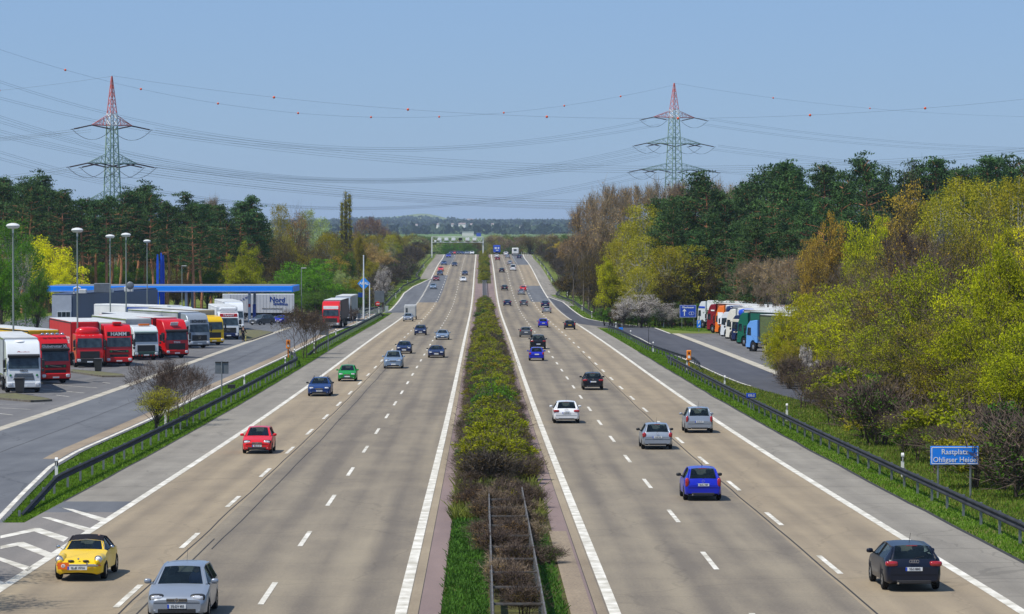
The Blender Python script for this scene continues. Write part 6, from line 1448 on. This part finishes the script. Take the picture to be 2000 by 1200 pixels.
for i, (X, d, hh, lf) in enumerate(((.1, 119, .9, 'rust'), (.3, 122, 1.0, 'rust'), (.2, 113, .8, 'dull'), (.25, 108, .85, 'dull'), (.2, 103, .8, 'dull'), (.3, 98, .8, 'dull'), (.2, 93, .8, 'rust'), (.15, 88, .8, 'dull'), (-.6, 104, .7, 'dull'), (-.55, 112, .8, 'rust'), (1.0, 114, .6, 'olive'), (1.1, 108, .6, 'olive'), (-1.0, 121, .9, 'olive'), (1.3, 95, .6, 'mid'), (.2, 117, 1.1, 'rust'), (-.2, 115, 1.0, 'rust'), (.5, 111, 1.0, 'dull'), (0, 106, 1.0, 'dull'), (.4, 101, 1.0, 'rust'), (-.1, 96, 1.0, 'dull'), (.5, 91, 1.0, 'dull'), (0, 86, 1.0, 'rust'), (-.5, 99, .8, 'rust'), (.9, 102, .8, 'dull'), (-.6, 117, 1.0, 'rust'), (.2, 83, 1.0, 'dull'), (.4, 80, .9, 'dull'), (.8, 119, 1.0, 'olive'), (1.2, 118, .9, 'olive'), (-1.2, 117, .8, 'olive'))):
    plant('thicket', None, d, h=hh*.9, wpx=1.3*F/d, leaf=R.choice([lf, 'dull', 'olive', 'rust']), X=X, group='withered weeds growing through the median rail', name='rail_weed', cat='bush', trunk=R.choice([TWIGD, BARKD, TWIG]))
# --- far trees beyond the crest
for i in range(110):
    d = R.uniform(1550, 2400); px = R.uniform(640, 1140); X = XA(px, d); plant(R.choice(['broad', 'sparse']), px, d, R.uniform(464, 474) if 850 < px < 965 else R.uniform(455, 468), leaf=R.choice(['mid', 'dull', 'olive', 'dull', 'grey']), X=X, sq=1.2, group='distant trees beyond the crest', name='distant_tree')
for i in range(44):
    d = R.uniform(1230, 1560); px = R.choice([R.uniform(770, 850), R.uniform(955, 1110), R.uniform(1000, 1110), R.uniform(640, 800)]); plant(R.choice(['broad', 'sparse', 'bare', 'broad']), px, d, R.uniform(454, 470), R.uniform(30, 50), R.choice(['mid', 'dull', 'olive', 'dull', 'grey']), group='trees just beyond the crest', name='crest_tree')
# labels: every tree gets its own, told apart by its place in its row
KIND_TXT = {}
def finish_labels():
    groups = {}
    for t, px, d, lb, gp in TREES:
        if lb is None: groups.setdefault(gp, []).append((px, d, t))
    for gp, lst in groups.items():
        lst.sort(key=lambda q: q[0] if 'median' not in gp else q[1])
        col = {}
        for px, d, t in lst:
            c = [m for m in t.children if m.name.split('.')[0] == 'crown']; col.setdefault(LEAFNAME.get(c[0].material_slots[0].material.name, '') if c else '', []).append(t)
        for cn, ts in col.items():
            for i, t in enumerate(ts):
                w = ('%s %s of the %s, %s of %d %s' % (cn, t.name.split('.')[0].replace('_', ' '), gp, nth(i+1), len(ts), 'from the left' if 'median' not in gp else 'counting away')).strip()
                t['label'] = ' '.join(w.split()[:16])
LEAFNAME = {'leaf_fresh': 'yellow-green', 'leaf_bright': 'bright green', 'leaf_mid': 'mid-green', 'leaf_yellow': 'yellow', 'leaf_yellow_green': 'lemon-green', 'leaf_olive': 'olive', 'leaf_bronze': 'bronze', 'bud_rust': 'rust-budded', 'needles': 'dark', 'blossom': 'white', 'leaf_grey_green': 'grey-green', 'leaf_dull_brown': 'brownish'}
finish_labels()
# --- far-off woods and houses on the hill
rng = np.random.RandomState(5); Q = []
for i in range(2300):
    Y = rng.choice([7700, 8100, 8700, 9300, 10400, 5200], p=[.2, .22, .25, .22, .06, .05])+rng.uniform(-220, 220); px = rng.uniform(540, 1260); X = XA(px, Y); z = zg(X, Y)
    Q.append(leaf_quads(blob((X, Y, z+6), (22, 16, rng.uniform(6, 11)), 18, rng, .3), 6.5, .6, rng))
o = put('far_wood', quads_mesh('far_wood', np.concatenate(Q)), leafmat('far_foliage', lin(70, 88, 62), lin(48, 62, 50), .02, .1, 0.0)); tag(o, 'bluish distant woods covering the hills on the horizon', 'woodland'); o['kind'] = 'stuff'
HWALL = M('house_wall', lin(232, 228, 220), .7); HROOF = M('house_roof', lin(150, 134, 128), .8)
hs = [(855, 446, 6, 9), (884, 445, 5, 8), (903, 445, 14, 9), (918, 436, 12, 10), (921, 446, 5, 9), (936, 437, 8, 9), (962, 445, 5, 8), (992, 449, 8, 7), (1016, 449, 6, 8), (1034, 449, 10, 8), (1052, 448, 6, 7), (812, 446, 8, 7)]
for i, (px, py, wpx, hh) in enumerate(hs):
    d = 7350 if py > 440 else 8500; hh *= 1.5; X = XA(px, d); z = zg(X, d); z = CZ-(py+1.5-HY)*d/F; w = wpx*d/F
    t = empty('far_house', 'tiny pale house on the distant hillside, %s from the left' % nth(1+sorted(h[0] for h in hs).index(px)), 'house', (X, d, z), R.uniform(-.3, .3), 'houses on the distant hill')
    mb = MB(); mb.box((0, 0, hh*.25), (w, 9, hh*.5+6)); mb.build('wall', HWALL, t); mb = MB(); b = hh*.5+3; mb.add([(-w/2-.4, -5, b), (w/2+.4, -5, b), (w/2+.4, 5, b), (-w/2-.4, 5, b), (-w/2, 0, b+3.2), (w/2, 0, b+3.2)], [(0, 1, 5, 4), (2, 3, 4, 5), (0, 4, 3), (1, 2, 5), (3, 2, 1, 0)]); mb.build('roof', HROOF, t)
d = 4100; t = empty('far_hall', 'long white hall in the distant fields above the gantry', 'building', (XA(914, d), d, CZ-(459-HY)*d/F)); mb = MB(); mb.box((0, 0, 1.0), (15, 18, 5)); mb.build('wall', HWALL, t); mb = MB(); mb.box((0, 0, 3.8), (15.6, 18.6, .6)); mb.build('roof', LHEAD, t)
t = empty('far_hall', 'blue hall beside the long white one in the distance', 'building', (XA(935, d), d, CZ-(460-HY)*d/F)); mb = MB(); mb.box((0, 0, 1), (6, 14, 4.6)); mb.build('wall', LBL, t); mb = MB(); mb.box((0, 0, 3.55), (6.4, 14.4, .5)); mb.build('roof', BACK, t)

# ---------------------------------------------------------------- grass: blades on the verges
def blades(name, label, regions, mat, hgt, seed, wd=.02):
    rng = np.random.RandomState(seed); out = []
    for (x0, x1, y0, y1, dens) in regions:
        x0, x1 = fn(x0), fn(x1); n = int(dens*(y1-y0)); u = rng.rand(n); Y = y0+(y1-y0)*u**1.35
        for y in Y:
            a, b = x0(y), x1(y)
            if b-a < .1: continue
            x = a+(b-a)*rng.rand(); out.append((x, y, gz(x, y)-.07))
    p = np.array(out); n = len(p); h = hgt*(.5+rng.rand(n, 1)); dr = rng.normal(size=(n, 3)); dr[:, 2] = 0; dr /= np.linalg.norm(dr, axis=1, keepdims=True)+1e-9
    tip = p+np.concatenate([rng.normal(size=(n, 2))*.5*h, h], axis=1); w = wd*(1+p[:, 1:2]/120)
    V = np.stack([p-dr*w, p+dr*w, tip+dr*w*.25, tip-dr*w*.25], axis=1); o = put(name, quads_mesh(name, V), mat); tag(o, label, 'grass'); o['kind'] = 'stuff'
GR = leafmat('grass_blade', lin(112, 148, 42), lin(82, 112, 32), .8, .35, 0); GRD = leafmat('grass_dry', lin(132, 140, 62), lin(96, 104, 44), .9, .35, 0); GRM = leafmat('grass_median', lin(84, 126, 44), lin(58, 92, 34), 1.0, .3, 0)
blades('grass', 'fresh green grass of the left island and verge', [(lambda Y: Lseam(Y)+.05, LSH-.12, 111, 330, 330), (lambda Y: Lseam(Y)+.05, LSH-.12, 330, 560, 60), (lambda Y: Lramp(Y)-9 if Y < 825 else -24, lambda Y: (Lramp(Y) if Y < 825 else -17)-.3, 565, 900, 50)], GR, .085, 3, .013)
blades('grass', 'mixed green and dry grass of the right verge', [(RSH+.1, lambda Y: min(Rn(Y), 21.5)-.1, 70, 330, 420), (RSH+.1, lambda Y: Rn(Y)-.1, 330, 440, 70), (lambda Y: Rf(Y)+.1, lambda Y: Rf(Y)+9, 425, 700, 70)], GR, .09, 4, .013)
blades('grass', 'dry tufts scattered on the right verge', [(lambda Y: 17.2, lambda Y: min(Rn(Y), 21.5)-.1, 70, 300, 120)], GRD, .16, 5, .014)
blades('grass', 'dense low green growth at the near end of the median', [(-1.68, -.5, 60, 118, 330), (.9, 1.5, 60, 112, 110)], GRM, .13, 6, .02)
blades('grass', 'weedy growth under the median shrubs', [(-1.7, 1.55, 112, 420, 90)], GRD, .35, 7, .025)
# ---------------------------------------------------------------- people
SKIN = M('skin', lin(206, 160, 130), .6)
def figure(label, X, d, rz, top, leg, pose, hair=(.03, .02, .015), z0=0.0):
    """one skinned body with jacket and trousers as children; pose: arm angles etc."""
    J = dict(pel=(0, 0, .95), ch=(0, .02, 1.32), nk=(0, .02, 1.50), hd=(0, .03, 1.62), cr=(0, .02, 1.74))
    for s, n in ((-1, 'l'), (1, 'r')):
        st = pose.get('step', .0)*s
        J['hip'+n] = (s*.09, 0, .92); J['kn'+n] = (s*.10, st*.5+.02, .50); J['an'+n] = (s*.11, st, .08); J['to'+n] = (s*.12, st+.16, .04)
        a = pose.get('arm'+n, (.10, .0)); J['sh'+n] = (s*.19, .01, 1.43); J['el'+n] = (s*(.22+a[0]*.4), a[1]*.4, 1.16+abs(a[1])*.1); J['wr'+n] = (s*(.22+a[0]*.6), a[1]*.4+.12+a[1]*.3, .95+abs(a[1])*.35); J['ha'+n] = (s*(.22+a[0]*.65), a[1]*.4+.16+a[1]*.4, .88+abs(a[1])*.40)
    rad = dict(pel=.145, ch=.15, nk=.055, hd=.095, cr=.07, hip=.10, kn=.065, an=.045, to=.04, sh=.07, el=.045, wr=.032, ha=.036)
    def skin(name, bones, mat, parent, grow=0.0):
        names = []; 
        for a, b in bones:
            for q in (a, b):
                if q not in names: names.append(q)
        me = bpy.data.meshes.new(name); me.from_pydata([J[q] for q in names], [(names.index(a), names.index(b)) for a, b in bones], []); o = put(name, me, mat, parent)
        sm = o.modifiers.new('skin', 'SKIN'); me.skin_vertices.new() if not me.skin_vertices else None
        for i, q in enumerate(names):
            r = rad[q] if q in rad else rad[q[:-1]]; sv = me.skin_vertices[0].data[i]; sv.radius = (r+grow, (r+grow)*(.75 if q in ('ch', 'pel') else 1)); sv.use_root = (i == 0)
        o.modifiers.new('smooth', 'SUBSURF').levels = 1; o.modifiers['smooth'].render_levels = 1; return o
    limb = [('pel', 'ch'), ('ch', 'nk'), ('nk', 'hd'), ('hd', 'cr')]
    for n in 'lr': limb += [('pel', 'hip'+n), ('hip'+n, 'kn'+n), ('kn'+n, 'an'+n), ('an'+n, 'to'+n), ('ch', 'sh'+n), ('sh'+n, 'el'+n), ('el'+n, 'wr'+n), ('wr'+n, 'ha'+n)]
    t = skin('person', limb, SKIN, None); tag(t, label, 'person'); t.location = (X, d, gz(X, d)+z0); t.rotation_euler = (0, 0, rz)
    skin('jacket', [('pel', 'ch')]+[b for n in 'lr' for b in (('ch', 'sh'+n), ('sh'+n, 'el'+n), ('el'+n, 'wr'+n))], top, t, .022)
    skin('trousers', [b for n in 'lr' for b in (('pel', 'hip'+n), ('hip'+n, 'kn'+n), ('kn'+n, 'an'+n))], leg, t, .018)
    mb = MB(); mb.ell((0, .0, 1.70), (.105, .115, .10), 12, 7); mb.build('hair', M('hair_dark', hair, .8), t, 60)
    mb = MB()
    for s in (-1, 1): mb.ell((s*.11, pose.get('step', 0)*s+.06, .045), (.055, .14, .05), 10, 6)
    mb.build('shoe', DARK, t, 60)
    mb = MB(); mb.ell((0, .135, 1.62), (.016, .025, .025), 8, 5)
    for s in (-1, 1): mb.ell((s*.095, .03, 1.62), (.014, .025, .035), 8, 5)
    mb.build('nose', SKIN, t, 60)
    return t
CLB = M('cloth_black', (.022, .022, .026), .9); CLO = M('cloth_orange', lin(236, 100, 24), .8); CLT = M('cloth_tan', lin(214, 160, 116), .9); CLC = M('cloth_cream', lin(214, 206, 178), .9); CLG = M('cloth_dark_green', lin(46, 56, 50), .9); CLY = M('cloth_pale_yellow', lin(222, 210, 120), .9)
X, d = P(475, 667); p = figure('person in dark clothes holding a pale yellow bag beside the lawn', X, d, math.pi+.4, CLB, CLB, {'arml': (.25, 0), 'step': .08})
mb = MB(); mb.box((0, 0, .30), (.12, .20, .62), ch=.04); o = mb.build('bag', CLY, None, loc=(X+.32, d-.12, gz(X, d))); tag(o, 'pale yellow bag held beside the person in dark clothes', 'bag')
X, d = P(474, 638); figure('person in an orange top and tan trousers cleaning beside the pump pillar', X, d, 1.2, CLO, CLT, {'arml': (.2, .9), 'armr': (.2, .9), 'step': .1})
X, d = P(1499, 696); figure('person in cream trousers and dark top beside the light blue lorry', X-.1, d, .5, CLG, CLC, {'arml': (.3, .4), 'step': .12})

# ---------------------------------------------------------------- air
mb = MB(); z0, z1 = -160, CZ+64; xs, y0, y1 = 4500, -80, 16800
mb.add([(x, y, z) for x in (-xs, xs) for y in (y0, y1) for z in (z0, z1)], [(0, 1, 3, 2), (4, 6, 7, 5), (0, 4, 5, 1), (2, 3, 7, 6), (0, 2, 6, 4), (1, 5, 7, 3)])
hm = bpy.data.materials.new('haze_air'); hm.use_nodes = True; nt = hm.node_tree; nt.nodes.clear(); o_ = nt.nodes.new('ShaderNodeOutputMaterial'); v_ = nt.nodes.new('ShaderNodeVolumePrincipled')
v_.inputs['Color'].default_value = (.62, .78, 1.0, 1); v_.inputs['Density'].default_value = .00005; v_.inputs['Anisotropy'].default_value = 0.0; nt.links.new(v_.outputs[0], o_.inputs['Volume'])
hz = mb.build('haze', None); hz.data.materials.append(hm); tag(hz, 'pale blue haze filling the air towards the hills', 'haze'); hz['kind'] = 'stuff'
